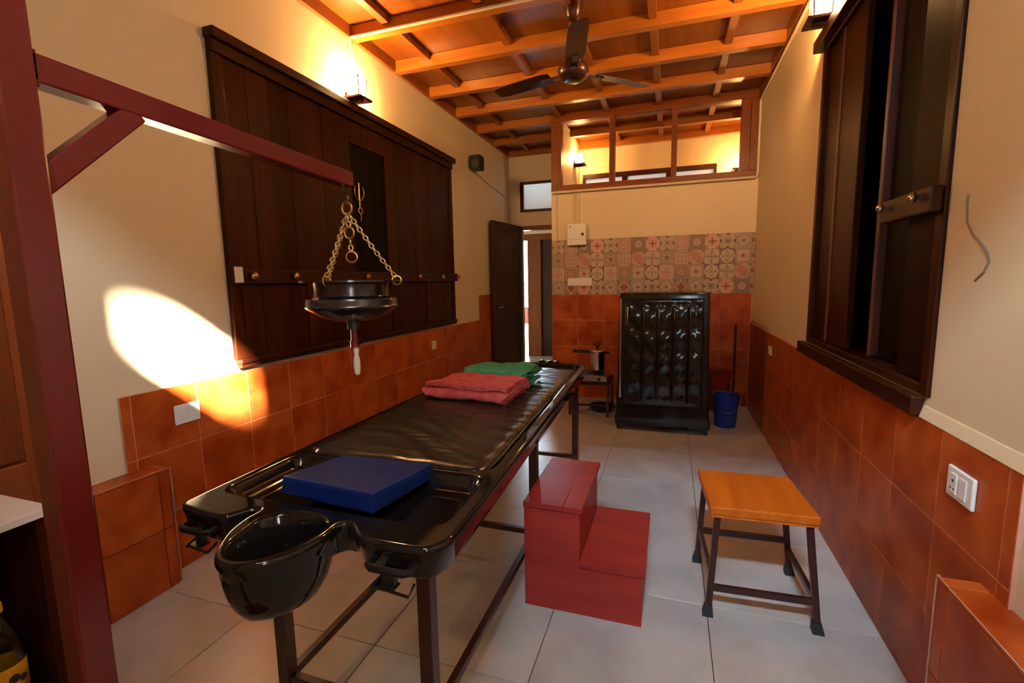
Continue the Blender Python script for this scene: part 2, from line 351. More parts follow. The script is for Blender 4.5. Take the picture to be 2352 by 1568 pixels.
# tiled ledges on both sides in front
def ledge(name, x0, x1, y0, y1, z, face, label):
    o = B(x0, x1, y0, y1, 0, z - .012).build(name, 'grout'); tag(o, label, 'ledge', kind='structure')
    g = .0015; s = 1 if face == x1 else -1
    fy = y1; ys = [fy]; ys = [y1, y1 - .045, y1 - .29] if face == x1 else [y1, y1 - .045, y1 - .345]
    while ys[-1] - .3 > y0: ys.append(ys[-1] - .3)
    ys.append(y0)
    for k in range(len(ys) - 1):
        for za, zb in ((0.0, .28), (.28, z - .012)):
            a, b = sorted((face, face + s * .009)); box_piece('tile', 'terra', o, a, b, ys[k + 1] + g, ys[k] - g, za + g, zb - g)
        a, b = sorted((x0 if s > 0 else x1, face + s * .009)); box_piece('tile', 'terra', o, a, b, ys[k + 1] + g, ys[k] - g, z - .012, z)
    for za, zb in ((0.0, .28), (.28, z - .012)):
        box_piece('tile', 'terra', o, x0 + g, x1 - g, y1, y1 + .009, za + g, zb - g)
    xe = face + s * .009
    MB().box(min(face, xe), max(face, xe) + .0006, y1 + .0088, y1 + .0100, 0.002, z - .001).build('corner_grout', 'grout', o)
    MB().box(*sorted((xe - s * .0022, xe + s * .0006)), y0, y1 + .009, z - .0016, z + .0004).build('edge_grout', 'grout', o)
    return o
ledge('trim_1', XL + .001, -2.128, 0.98, 1.43, .555, -2.128, 'low terracotta tiled ledge against the left wall')
ledge('trim_2', .703, XR - .001, 0.3, 1.468, .555, .703, 'low terracotta tiled ledge against the right wall')

# ------------------------------------------------------------------ ceiling
ceil = B(XL - .1, XR + .1, YW - .1, YD + .1, ZC + .02, ZC + .06).build('ceiling', 'batten'); tag(ceil, 'orange varnished plywood ceiling with cross beams and battens', 'ceiling', kind='structure')
BY = [3.10 + .575 * k for k in range(-6, 7)]
BX = [-1.91, -1.22, -0.69, -0.165, 0.37]
BX = [XL] + BX + [XR]
for y in BY:
    if YW < y < YD - .03: box_piece('beam', 'beam', ceil, XL + .001, XR - .001, y - .035, y + .035, ZB, ZC, .003)
ys = [YW] + [y for y in BY if YW + .1 < y < YD - .03] + [YD]
for j in range(len(ys) - 1):
    for i in range(len(BX) - 1):
        box_piece('panel', 'ply', ceil, BX[i] + .002, BX[i + 1] - .002, ys[j] + .002, ys[j + 1] - .002, ZC, ZC + .02, .001)
    a = ys[j] + (.035 if j else 0); b = ys[j + 1] - (.035 if j < len(ys) - 2 else 0)
    for x in BX[1:-1]:
        box_piece('batten', 'batten', ceil, x - .028, x + .028, a, b, ZC - .045, ZC, .002)
    for x0, x1 in ((XL + .001, XL + .03), (XR - .03, XR - .001)):
        box_piece('wall_plate', 'batten', ceil, x0, x1, a, b, ZB + .002, ZC, .002)

# ------------------------------------------------------------------ backsplash tiles (printed patterns)
def motif(name, base, layers, shade=None):
    m, nt, b = new_mat(name); L = nt.links.new
    b.inputs['Roughness'].default_value = 0.45
    tc = N(nt, 'ShaderNodeTexCoord'); sp = N(nt, 'ShaderNodeSeparateXYZ'); L(tc.outputs['Object'], sp.inputs[0])
    def mth(op, a, c=None, d=None):
        n = N(nt, 'ShaderNodeMath', operation=op)
        for k, v in enumerate((a, c, d)):
            if v is None: continue
            if hasattr(v, 'is_output'): L(v, n.inputs[k])
            else: n.inputs[k].default_value = v
        return n.outputs[0]
    x = mth('MULTIPLY', sp.outputs['X'], 1 / .074); z = mth('MULTIPLY', sp.outputs['Z'], 1 / .077)
    ax, az = mth('ABSOLUTE', x), mth('ABSOLUTE', z)
    r = mth('SQRT', mth('ADD', mth('MULTIPLY', x, x), mth('MULTIPLY', z, z))); th = mth('ARCTAN2', z, x)
    cx, cz = mth('SUBTRACT', 1.0, ax), mth('SUBTRACT', 1.0, az)
    rc = mth('SQRT', mth('ADD', mth('MULTIPLY', cx, cx), mth('MULTIPLY', cz, cz)))
    sq = mth('MAXIMUM', ax, az); dm = mth('ADD', ax, az); dg = mth('ADD', x, z)
    nz = N(nt, 'ShaderNodeTexNoise'); nz.inputs['Scale'].default_value = 40; L(tc.outputs['Object'], nz.inputs['Vector'])
    col = None; rgb = N(nt, 'ShaderNodeMixRGB'); rgb.inputs[1].default_value = lin(base); rgb.inputs[2].default_value = lin([c * .8 for c in base]); L(nz.outputs['Fac'], rgb.inputs[0]); col = rgb.outputs[0]
    for kind, R, A, n, ph, wd, c in layers:
        if kind == 'ring': f = mth('SUBTRACT', mth('ABSOLUTE', mth('SUBTRACT', r, mth('ADD', mth('MULTIPLY', mth('COSINE', mth('ADD', mth('MULTIPLY', th, float(n)), ph)), A), R))), wd)
        elif kind == 'disc': f = mth('SUBTRACT', r, mth('ADD', mth('MULTIPLY', mth('COSINE', mth('ADD', mth('MULTIPLY', th, float(n)), ph)), A), R))
        elif kind == 'corner': f = mth('SUBTRACT', mth('ABSOLUTE', mth('SUBTRACT', rc, R)), wd)
        elif kind == 'cdisc': f = mth('SUBTRACT', rc, R)
        elif kind == 'square': f = mth('SUBTRACT', mth('ABSOLUTE', mth('SUBTRACT', sq, R)), wd)
        elif kind == 'diamond': f = mth('SUBTRACT', mth('ABSOLUTE', mth('SUBTRACT', dm, R)), wd)
        elif kind == 'cross': f = mth('MAXIMUM', mth('SUBTRACT', mth('MINIMUM', ax, az), wd), mth('SUBTRACT', sq, R))
        elif kind == 'xcross': f = mth('MAXIMUM', mth('SUBTRACT', mth('ABSOLUTE', mth('SUBTRACT', ax, az)), wd), mth('SUBTRACT', r, R))
        elif kind == 'stripe': f = mth('MAXIMUM', mth('SUBTRACT', mth('PINGPONG', mth('ADD', dg, 4.0), R), wd), mth('SUBTRACT', mth('ABSOLUTE', dg), A))
        elif kind == 'mid':   # shapes at the middles of the sides
            my = mth('SUBTRACT', 1.0, sq); mn = mth('MINIMUM', ax, az); f = mth('SUBTRACT', mth('ADD', my, mn), R)
        elif kind == 'dots':
            px = mth('PINGPONG', mth('ADD', x, 4.0), R); pz = mth('PINGPONG', mth('ADD', z, 4.0), R)
            f = mth('SUBTRACT', mth('SQRT', mth('ADD', mth('MULTIPLY', px, px), mth('MULTIPLY', pz, pz))), wd)
            f = mth('MAXIMUM', f, mth('SUBTRACT', sq, A))
        mask = mth('LESS_THAN', f, 0.0)
        mx = N(nt, 'ShaderNodeMixRGB'); L(mask, mx.inputs[0]); L(col, mx.inputs[1]); mx.inputs[2].default_value = lin(c); col = mx.outputs[0]
    L(col, b.inputs['Base Color']); return m
CR, TA, BR, DK, PK, RD, GY = (.47, .34, .22), (.31, .19, .11), (.20, .105, .055), (.085, .045, .028), (.47, .235, .15), (.27, .06, .03), (.36, .27, .19)
edge = ('square', 1.0, 0, 0, 0, .035, BR)
MT = dict(
 A=motif('motif_white_saltire', CR, [('mid', .42, 0, 0, 0, 0, BR), ('cdisc', .16, 0, 0, 0, 0, TA), ('xcross', .42, 0, 0, 0, .07, DK), edge]),
 Bq=motif('motif_pink_bouquet', PK, [('square', .84, 0, 0, 0, .05, CR), ('disc', .45, .12, 6, .4, 0, CR), ('disc', .3, .1, 5, 0, 0, PK), ('cdisc', .34, 0, 0, 0, 0, TA), edge]),
 C=motif('motif_brown_star', (.25, .15, .085), [('disc', .66, .08, 8, .4, 0, DK), ('disc', .57, .08, 8, .4, 0, CR), ('ring', .36, .16, 8, .4, .045, BR), ('disc', .13, 0, 1, 0, 0, TA), ('cdisc', .14, 0, 0, 0, 0, CR)]),
 D=motif('motif_pink_cross', (.60, .34, .23), [('cdisc', .42, 0, 0, 0, 0, TA), ('corner', .42, 0, 0, 0, .05, BR), ('disc', .30, .24, 4, 0, 0, RD), ('disc', .10, .1, 4, 3.14, 0, DK), ('dots', .25, .9, 0, 0, .04, BR), edge]),
 E=motif('motif_brown_round', (.36, .23, .14), [('dots', .25, 1.0, 0, 0, .09, CR), ('disc', .56, .06, 8, 0, 0, TA), ('disc', .46, .05, 8, 0, 0, CR), ('disc', .34, 0, 1, 0, 0, BR), edge]),
 F=motif('motif_five_dots', (.48, .30, .20), [('dots', .29, .75, 0, 0, .075, DK), ('corner', .2, 0, 0, 0, .04, BR), edge]),
 Gd=motif('motif_diagonal_stripes', CR, [('cdisc', .42, 0, 0, 0, 0, BR), ('disc', .80, .05, 8, 0, 0, PK), ('stripe', .16, .55, 0, 0, .05, RD), ('corner', .42, 0, 0, 0, .04, CR), edge]),
 H=motif('motif_quartered_circle', (.50, .36, .25), [('ring', .80, .05, 12, 0, .05, CR), ('ring', .5, .18, 4, .78, .05, BR), ('cross', .98, 0, 0, 0, .035, DK), ('cdisc', .22, 0, 0, 0, 0, BR), edge]),
 I=motif('motif_red_plus', (.50, .33, .24), [('disc', .62, .2, 4, 0, 0, CR), ('cross', .62, 0, 0, 0, .13, RD), ('cross', .55, 0, 0, 0, .08, PK), ('corner', .40, 0, 0, 0, .05, CR), edge]),
 J=motif('motif_bead_ring', TA, [('dots', .2, 1.0, 0, 0, .085, CR), ('disc', .62, .05, 16, 0, 0, BR), ('disc', .52, .04, 10, 0, 0, PK), ('ring', .25, .08, 6, 0, .04, BR), edge]),
 K=motif('motif_red_flower', (.52, .37, .28), [('square', .82, 0, 0, 0, .05, BR), ('disc', .42, .2, 8, 0, 0, PK), ('disc', .20, .05, 8, 0, 0, RD), ('disc', .1, 0, 1, 0, 0, DK), ('cdisc', .16, 0, 0, 0, 0, CR), edge]),
 Lx=motif('motif_cream_medallion', BR, [('disc', .92, .05, 8, 0, 0, CR), ('disc', .40, .26, 4, 0, 0, DK), ('disc', .34, .2, 4, 0, 0, CR), ('xcross', .3, 0, 0, 0, .06, BR)]),
 P=motif('motif_small_flower', GY, [('disc', .6, .1, 4, .78, 0, CR), ('disc', .25, .14, 4, 0, 0, BR), ('corner', .3, 0, 0, 0, .06, CR), edge]),
 Q=motif('motif_black_square', CR, [('mid', .34, 0, 0, 0, 0, DK), ('square', .30, 0, 0, 0, .04, DK), ('disc', .16, 0, 1, 0, 0, DK), ('cdisc', .36, 0, 0, 0, 0, PK), edge]),
 R=motif('motif_diamond', TA, [('diamond', .8, 0, 0, 0, .08, CR), ('disc', .45, .1, 4, 0, 0, RD), ('cdisc', .28, 0, 0, 0, 0, DK), ('mid', .2, 0, 0, 0, 0, CR), edge]))
rows = [['A', 'Bq', 'C', 'D', 'A', 'Bq', 'C', 'D', 'A', 'Bq', 'C', 'D', 'Q', 'P'],
        ['E', 'F', 'Gd', 'H', 'E', 'F', 'Gd', 'H', 'E', 'F', 'Gd', 'H', 'Lx', 'K'],
        ['I', 'J', 'K', 'Lx', 'I', 'J', 'K', 'Lx', 'I', 'J', 'K', 'Lx', 'H', 'Gd'],
        ['P', 'R', 'D', 'Q', 'P', 'R', 'P', 'Q', 'P', 'R', 'P', 'Q', 'D', 'C']]
tw, thh = .1477, .1535; bx0, bz0 = -1.308, 1.190
for q, rw in enumerate(rows):
    zt = bz0 + thh * (4 - q)
    for k, t in enumerate(rw + ['E']):
        x0 = bx0 + tw * k; x1 = min(x0 + tw, XR - .002)
        if x1 - x0 < .012: continue
        box_piece('printed_tile', MT[t], wp, x0 + .0006, x1 - .0006, YB - .009, YB - .0005, zt - thh + .0006, zt - .0006, .0006)

# ------------------------------------------------------------------ partition window (three clear panes)
w3 = root('window_3', (PXL, YB, WZ0), 'three clear panes in a brown wooden frame over the partition', 'window', kind='structure')
yf0, yf1 = YB - .02, YB + .10
for nm, a in (('sill', (WX0 - .01, XR - .002, yf0, yf1, WZ0, WZ0 + .062)), ('head', (WX0 - .01, XR - .002, yf0, yf1, 3.083, 3.17))):
    B(*a).build(nm, 'frame', w3, .004)
for x0, x1 in ((WX0 - .01, -1.196), (-.668, -.612), (-.034, .022), (.62, .70), (.703, XR - .002)):
    B(x0, x1, yf0 + .004, yf1 - .004, WZ0 + .062, 3.083).build('mullion', 'frame_v', w3, .004)
for x0, x1 in ((-1.196, -.668), (-.612, -.034), (.022, .62)):
    B(x0, x1, YB + .035, YB + .039, WZ0 + .062, 3.083).build('pane', 'pane', w3)
# ------------------------------------------------------------------ transom, ventilator
w4 = root('window_4', (DX0, YD, TZ0), 'frosted white transom pane above the far door', 'window', kind='structure')
B(DX0, DX1, YD - .01, YD + .06, TZ0, TZ0 + .035).build('sill', 'dark_h', w4); B(DX0, DX1, YD - .01, YD + .06, TZ1 - .035, TZ1).build('head', 'dark_h', w4)
B(DX0, DX0 + .04, YD - .01, YD + .06, TZ0 + .035, TZ1 - .035).build('jamb', 'dark', w4); B(DX1 - .04, DX1, YD - .01, YD + .06, TZ0 + .035, TZ1 - .035).build('jamb', 'dark', w4)
B(DX0 + .04, DX1 - .04, YD + .02, YD + .026, TZ0 + .035, TZ1 - .035).build('pane', 'frost', w4)
w5 = root('window_5', (VX0, YD, VZ0), 'long high ventilator with frosted panes seen through the partition glass', 'window', kind='structure')
B(VX0, VX1, YD - .01, YD + .06, VZ0, VZ0 + .05).build('sill', 'dark_h', w5); B(VX0, VX1, YD - .01, YD + .06, VZ1 - .06, VZ1).build('head', 'dark_h', w5)
vxs = [VX0, VX0 + .55, VX0 + 1.1, VX1]
for x in vxs: B(max(VX0, x - .03), min(VX1, x + .03), YD - .01, YD + .06, VZ0 + .05, VZ1 - .06).build('mullion', 'dark', w5)
for a, b in zip(vxs[:-1], vxs[1:]): B(a + .03, b - .03, YD + .02, YD + .026, VZ0 + .05, VZ1 - .06).build('pane', 'frost', w5)

# ------------------------------------------------------------------ left shuttered window
w1 = root('window_1', (XL, 1.9, .9), 'dark brown plank shutters closed over the wide left window', 'window', kind='structure')
s0, s1, sz0, sz1 = 1.905, 4.640, .962, 2.60
a0 = XL
B(a0, a0 + .045, s0, s1, sz1 - .085, sz1 - .025).build('lintel', 'dark_h', w1, .004)
B(a0, a0 + .070, s0 - .01, s1 + .03, sz1 - .025, sz1 + .025).build('cornice', 'dark_h', w1, .006)
B(a0, a0 + .030, s0, s0 + .065, sz0, sz1 - .085).build('jamb', 'dark', w1, .003)
B(a0, a0 + .030, s1 - .065, s1, sz0, sz1 - .085).build('jamb', 'dark', w1, .003)
B(a0, a0 + .050, s0 + .01, s1, sz0 - .025, sz0).build('sill', 'dark_h', w1, .004)
B(a0, a0 + .040, s0 + .015, s1, sz0 - .05, sz0 - .026).build('sill', 'dark_h', w1, .004)
B(a0, a0 + .006, s0 + .02, s1, sz0 - .062, sz0 - .051).build('grout_line', 'whitegrout', w1)
ya, yb_ = s0 + .065, s1 - .065; npl = 18; pw = (yb_ - ya) / npl
for k in range(npl):
    y0 = ya + k * pw; y1 = y0 + pw
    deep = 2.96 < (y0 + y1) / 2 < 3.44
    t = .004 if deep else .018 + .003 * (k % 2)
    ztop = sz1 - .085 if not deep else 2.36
    box_piece('plank', 'near_black' if deep else 'dark', w1, a0 + .0005, a0 + t, y0 + .0006, y1 - .0006, 1.445, ztop, .0012)
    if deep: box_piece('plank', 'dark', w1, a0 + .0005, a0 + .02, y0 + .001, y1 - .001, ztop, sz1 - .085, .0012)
    t = .016 + .002 * (k % 2)
    box_piece('plank', 'dark', w1, a0 + .0005, a0 + t, y0 + .001, y1 - .001, sz0, 1.365, .0012)
for y in (s0 + .07, 2.46, 3.42, 4.02): B(a0 + .018, a0 + .027, y, y + .07, sz0, 1.365).build('stile', 'dark', w1, .003)
B(a0 + .001, a0 + .050, s0 + .005, s1 + .03, 1.365, 1.445).build('locking_bar', 'dark_h', w1, .005)
for y in (2.025, 2.33, 3.05, 3.83, 4.29, 4.655):
    kn = MB().lathe((a0 + .050, y, 1.408), [(.009, 0), (.009, .008), (.021, .012), (.024, .022), (.018, .031), (.004, .036)], 16, (1, 0, 0)).build('knob', 'brass_old', w1, smooth=50, label='round brass knob')
B(a0 + .0505, a0 + .053, s0 + .008, s0 + .060, 1.372, 1.455).build('paper_tag', 'white', w1, label='blank white paper tag')
# ornament hung on the shutter
ox, oy, oz = XL + .012, 3.075, 1.905
orn = root('trident_ornament', (ox, oy, oz), 'small golden trident ornament hanging on the dark shutter', 'ornament')
for s in (-1, 1): MB().tube([(ox, oy + s * .004, oz + .06), (ox, oy + s * .03, oz + .075), (ox, oy + s * .052, oz + .105), (ox, oy + s * .055, oz + .14), (ox, oy + s * .045, oz + .165)], .006, 6).build('prong', 'brass_old', orn, smooth=60)
MB().tube([(ox, oy, oz + .02), (ox, oy, oz + .10), (ox, oy, oz + .19)], .006, 6).build('prong', 'brass_old', orn, smooth=60)
MB().torus((ox, oy, oz - .01), .022, .006, (0, 1, 0), (0, 0, 1), 16, 6, 1.0).build('ring', 'brass_old', orn, smooth=60)
MB().tube([(ox, oy, oz - .03), (ox, oy + .01, oz - .06), (ox, oy, oz - .085)], .005, 6).build('drop', 'brass_old', orn, smooth=60)

# ------------------------------------------------------------------ right shuttered window
w2 = root('window_2', (XR, YR0, ZR0), 'dark wooden shutters set into the right wall window', 'window', kind='structure')
e = .0015
B(XR - .012, XR + .14, YR1 - .05, YR1 - e, ZR0 + e, ZR1 - e).build('jamb', 'dark', w2, .004)
B(XR - .012, XR + .14, YR0 + e, YR0 + .05, ZR0 + e, ZR1 - e).build('jamb', 'dark', w2, .004)
B(XR - .012, XR + .14, YR0 + .05, YR1 - .05, ZR1 - .06, ZR1 - e).build('lintel', 'dark_h', w2, .004)
B(XR - .055, XR - e, YR0 - .01, YR1 + .05, ZR1 - .045, ZR1 + .018).build('cornice', 'dark_h', w2, .006)
B(XR - .040, XR - e, YR0 + .03, YR1 + .08, ZR0 - .068, ZR0 - .002).build('sill', 'dark_h', w2, .006)
B(XR - .010, XR + .14, YR0 + .05, YR1 - .05, ZR0 + e, ZR0 + .035).build('sill', 'dark_h', w2, .004)
B(XR - .004, XR - e, YR0 + .04, YR1 - .3, ZR0 - .08, ZR0 - .069).build('grout_line', 'whitegrout', w2)
B(XR + .135, XR + .14, YR0 + .05, YR1 - .05, ZR0 + .035, ZR1 - .06).build('dark_gap_sheet', 'plasticblack', w2)  # black sheet added to stand for the darkness of the gap
zt0, zt1 = ZR0 + .04, ZR1 - .065
for y0, y1, x0, t, mt in ((2.985, 3.205, .010, .03, 'dark'), (2.955, 2.983, .004, .03, 'dark_red'), (2.67, 2.953, .010, .03, 'dark'), (2.455, 2.485, .04, .05, 'dark_red'), (2.21, 2.45, .07, .03, 'near_black'), (2.10, 2.205, .05, .03, 'near_black'), (1.875, 2.095, .006, .03, 'teak_shaded')):
    B(XR + x0, XR + x0 + t, y0, y1, zt0, zt1).build('plank', mt, w2, .004)
B(XR - .046, XR - .014, YR0 + .006, 2.20, 1.545, 1.625).build('locking_bar', 'dark_h', w2, .005)
for y in (2.155, 1.905):
    MB().lathe((XR - .046, y, 1.600), [(.008, 0), (.008, .006), (.016, .010), (.019, .018), (.012, .026), (.003, .029)], 16, (-1, 0, 0)).build('knob', 'steel', w2, smooth=50, label='bright metal knob')

# ------------------------------------------------------------------ far door, hall and veranda beyond
d1 = root('door_1', (DX0, YD, 0), 'dark wooden door standing open towards the left wall', 'door', kind='structure')
B(DX0, DX1, YD - .012, YD + .10, DZ - .06, DZ - .001).build('frame_head', 'frame', d1, .003)
B(DX1 - .05, DX1 - .001, YD - .012, YD + .10, 0, DZ - .06).build('frame_jamb', 'frame_v', d1, .003)
h = Vector((-2.050, 6.555, 0)); n_ = Vector((-2.165, 5.69, 0)); dd = (n_ - h).normalized(); nn = Vector((dd.y, -dd.x, 0))
if nn.x < 0: nn = -nn
def leaf(a, b, z0, z1, off, t):
    p, q = h + dd * a, h + dd * b
    m = MB(); lo = [p + nn * off, q + nn * off, q + nn * (off + t), p + nn * (off + t)]
    return m.hexa([v + Vector((0, 0, z0)) for v in lo], [v + Vector((0, 0, z1)) for v in lo])
lf = leaf(0, .875, .01, 2.12, -.016, .026).build('leaf', 'door', d1, .002)
L_ = lambda nm, a, b, z0, z1, off, t, mt: leaf(a, b, z0, z1, off, t).build(nm, mt, lf, .002)
for a, b in ((0, .10), (.775, .875)): L_('stile', a, b, .01, 2.12, .010, .010, 'door')
for z0, z1 in ((.01, .16), (.92, 1.05), (2.0, 2.12)): L_('rail', .10, .775, z0, z1, .010, .010, 'door')
hp = h + dd * .825 + nn * .02
hd = MB().cyl(hp + Vector((0, 0, 1.02)), hp + nn * .045 + Vector((0, 0, 1.02)), .009, n=10); hd.cyl(hp + nn * .04 + Vector((0, 0, 1.02)), hp + nn * .04 - dd * .11 + Vector((0, 0, 1.02)), .008, n=10)
hd.build('handle', 'steel', lf, smooth=50)
hf = B(-8, 1.2, Y2, 14.8, -.1, 0).build('hall_floor', 'tile'); tag(hf, 'bright pale hall floor seen through the far door', 'floor', kind='structure')
YH = 8.2
rf = B(-6.2, 1.2, Y2, 14.5, 3.05, 3.15).build('trim_5', 'frame'); tag(rf, 'unseen hall ceiling added to keep sky light off the far door', 'ceiling', kind='structure')  # unseen roof added to darken the hall and door leaf
d2 = root('door_2', (-2.46, YH, 0), 'reddish wooden door frame across the hall', 'door', kind='structure')
B(-2.435, -2.19, YH - .05, YH + .09, 0, 2.06).build('frame_jamb', 'frame_v', d2, .003)
B(-3.5, -1.2, YH - .05, YH + .09, 2.06, 2.17).build('frame_head', 'frame', d2, .003)
B(-2.188, -1.2, YH + .02, YH + .06, 0, 2.06).build('leaf', 'door', d2, .003)
wh = MB().box(-6.2, XL - .3, YD, Y2, 0, 3.15).box(1.0, 1.2, Y2, 14.5, 0, 3.05).box(-6.2, -6.0, Y2, 14.5, 0, 3.15).box(-6, -4.70, 14.4, 14.5, 0, 3.05).box(-4.15, 1.0, 14.4, 14.5, 0, 3.05).box(-1.2, 1.0, YH - .05, YH + .09, 0, 2.17).box(-3.6, 1.0, YH - .05, YH + .09, 2.17, 2.275).build('wall_hall', 'plaster'); tag(wh, 'cream walls beyond the far door, unseen ones added to limit sky light', 'wall', kind='structure')  # unseen side and end walls added to hold back sky light
pp = B(-6, 0, 14.5, 14.65, 0, .52).build('parapet', 'parapet'); tag(pp, 'low red parapet at the end of the bright veranda', 'parapet', kind='structure')
ev = B(-4.695, -4.155, 14.4, 14.5, 2.62, 3.045).build('trim_4', 'frame'); tag(ev, 'wooden eaves board at the end of the veranda', 'eaves', kind='structure')
sh = root('garden_shrub', (-5.0, 17.5, 0), 'bright green shrub in the garden beyond the veranda', 'shrub')
MB().cyl((-5, 17.5, -.1), (-5, 17.5, .9), .05, .03, 8).build('stem', 'frame_v', sh)
lm = MB(); rr = random.Random(3)
for k in range(420):
    c = Vector((-5 + rr.gauss(0, .55), 17.5 + rr.gauss(0, .4), 1.1 + rr.gauss(0, .5)))
    a = Vector((rr.uniform(-1, 1), rr.uniform(-1, 1), rr.uniform(-.4, 1))).normalized(); b = a.cross(Vector((rr.uniform(-1, 1), rr.uniform(-1, 1), rr.uniform(-1, 1)))).normalized()
    lm.add([c - a * .10, c + b * .035, c + a * .10, c - b * .035], [(0, 1, 2, 3)])
lo_ = lm.build('foliage', 'leaf', sh); lo_['kind'] = 'stuff'

# ------------------------------------------------------------------ wall lamps
def wall_lamp(name, x, y, z, s, label, lit='lampglass'):
    """lantern: back plate, bracket arm, tray, four posts, tapered lit glass"""
    r = root(name, (x, y, z), label, 'lamp', 'warm wall lamps')
    B(*sorted((x, x + s * .014)), y - .045, y + .045, z - .02, z + .06).build('back_plate', 'dark', r, .003)
    MB().bar((x + s * .014, y, z - .005), (x + s * .11, y, z - .005), .03, .016).build('bracket', 'dark_h', r, .002)
    cx = x + s * .068
    B(*sorted((x + s * .002, cx + s * .074)), y - .074, y + .074, z + .003, z + .018).build('tray', 'dark_h', r, .002)
    def q(hw, zz): return [(cx - hw, y - hw, zz), (cx + hw, y - hw, zz), (cx + hw, y + hw, zz), (cx - hw, y + hw, zz)]
    MB().hexa(q(.032, z + .019), q(.043, z + .145)).build('glass_shade', lit, r, .004)
    for i, (sx, sy) in enumerate(((-1, -1), (1, -1), (1, 1), (-1, 1))):
        MB().bar((cx + sx * .040, y + sy * .040, z + .018), (cx + sx * .048, y + sy * .048, z + .155), .006, .006, (1, 0, 0)).build('post', 'dark', r)
    return r
wall_lamp('wall_lamp', XL, 3.04, 2.650, 1, 'glowing wall lamp above the left window shutters')
wall_lamp('wall_lamp', XR, 3.13, 2.70, -1, 'glowing wall lamp at the top of the right wall')
wall_lamp('wall_lamp', PXL + .10, 6.22, 2.80, 1, 'glowing wall lamp left behind the partition glass', 'lampdim')
wall_lamp('wall_lamp', XR, 6.40, 2.62, -1, 'small glowing wall lamp right behind the partition glass', 'lampdim')

# ------------------------------------------------------------------ conduits
def pipe(name, pts, r, label, mat='pvc', n=8):
    o = MB().tube(pts, r, n).build(name, mat, smooth=50, org=pts[0]); return tag(o, label, 'conduit')
pipe('conduit', [(XL + .012, 3.06, ZB + .02), (XL + .012, 3.10, 2.93)], .010, 'short ivory conduit dropping to the left wall lamp')
pipe('conduit', [(XL + .03, 3.055, ZB + .005), (-1.2, 3.055, ZB + .005), (-0.70, 3.055, ZB + .005)], .011, 'ivory conduit along the first ceiling beam towards the fan')
pipe('conduit', [(XR - .014, 3.45, ZB - .03), (XR - .014, 5.33, ZB - .03), (XR - .014, YB - .035, ZB - .06), (XR - .014, YB - .035, 2.36), (XR - .03, YB - .035, 2.332), (PXL + .02, YB - .035, 2.332)], .013, 'ivory conduit running along right wall and under the partition window')
for dx, lb in ((-.025, 'left'), (.02, 'right')):
    pipe('conduit', [(-1.025 + dx, YB - .012, 2.318), (-1.025 + dx, YB - .012, 1.985)], .010, 'thin ivory conduit dropping to the meter box, %s one of the pair' % lb)
pipe('conduit', [(-1.245, YB - .008, 2.318), (-1.245, YB - .008, 1.81)], .007, 'thin ivory conduit at the left end of the partition')

# ------------------------------------------------------------------ electrical things
eb = root('meter_box', (-1.015, YB, 1.74), 'ivory electrical box on the partition above the patterned tiles', 'electrical box')
B(-1.118, -.908, YB - .07, YB - .0095, 1.742, 1.975).build('case', 'white', eb, .005)
B(-1.112, -.914, YB - .076, YB - .0705, 1.80, 1.915).build('lid', 'white', eb, .003)
MB().lathe((-.945, YB - .0765, 1.856), [(.016, 0), (.016, .004), (.012, .006)], 16, (0, -1, 0)).build('latch', 'rubber', eb)
B(-1.094, -1.075, YB - .0715, YB - .0703, 1.94, 1.952).build('mark', 'crack', eb)
sb = root('switch_board', (-.985, YB, 1.29), 'wide ivory switch plate on the patterned tiles', 'switch')
B(-1.122, -.848, YB - .024, YB - .0095, 1.290, 1.378).build('plate', 'white', sb, .003)
for k in range(4): B(-1.075 + k * .046, -1.031 + k * .046, YB - .028, YB - .0245, 1.31, 1.358).build('rocker', 'white', sb, .002)
def plate_y(name, xf, s, y0, y1, z0, z1, label, mods):
    r = root(name, (xf, (y0 + y1) / 2, z0), label, 'switch')
    B(*sorted((xf + s * .0005, xf + s * .011)), y0, y1, z0, z1).build('plate', 'white', r, .005, seg=3)
    for a, b, c, d, nm in mods:
        B(*sorted((xf + s * .0115, xf + s * .0145)), a, b, c, d).build(nm, 'white', r, .0015)
    return r
xt = XL + .012
plate_y('switch_plate', xt, 1, 1.547, 1.672, .703, .797, 'double switch plate on left terracotta tiles beside the sun patch', [(1.577, 1.608, .722, .778, 'rocker'), (1.611, 1.642, .722, .778, 'rocker')])
plate_y('socket_plate', xt, 1, 4.09, 4.18, .70, .785, 'small socket plate on left terracotta tiles far along the wall', [(4.11, 4.16, .722, .765, 'rocker')])
xt = XR - .012
sp_ = plate_y('socket_plate', xt, -1, 1.515, 1.640, .722, .812, 'switched socket plate on right terracotta tiles nearest the camera', [(1.585, 1.618, .738, .796, 'socket'), (1.540, 1.572, .738, .796, 'rocker')])
for y, z in ((1.609, .752), (1.594, .752), (1.6015, .775)): MB().cyl((xt - .0146, y, z), (xt - .0150, y, z), .003 if z < .76 else .004, n=10).build('pin_hole', 'plasticblack', sp_)
plate_y('socket_plate', xt, -1, 4.22, 4.33, .725, .795, 'small socket plate on right terracotta tiles far along the wall', [(4.25, 4.30, .742, .778, 'rocker')])
spk = root('wall_speaker', (XL, 5.2, 2.62), 'small black loudspeaker high on the left wall', 'speaker')
B(XL + .03, XL + .15, 5.13, 5.27, 2.62, 2.775).build('case', 'plasticblack', spk, .006)
B(XL + .0005, XL + .03, 5.18, 5.22, 2.67, 2.72).build('bracket', 'plasticblack', spk)
MB().lathe((XL + .09, 5.13, 2.68), [(.045, 0), (.045, .004), (.03, .006)], 20, (0, -1, 0)).build('cone', 'rubber', spk, smooth=50)
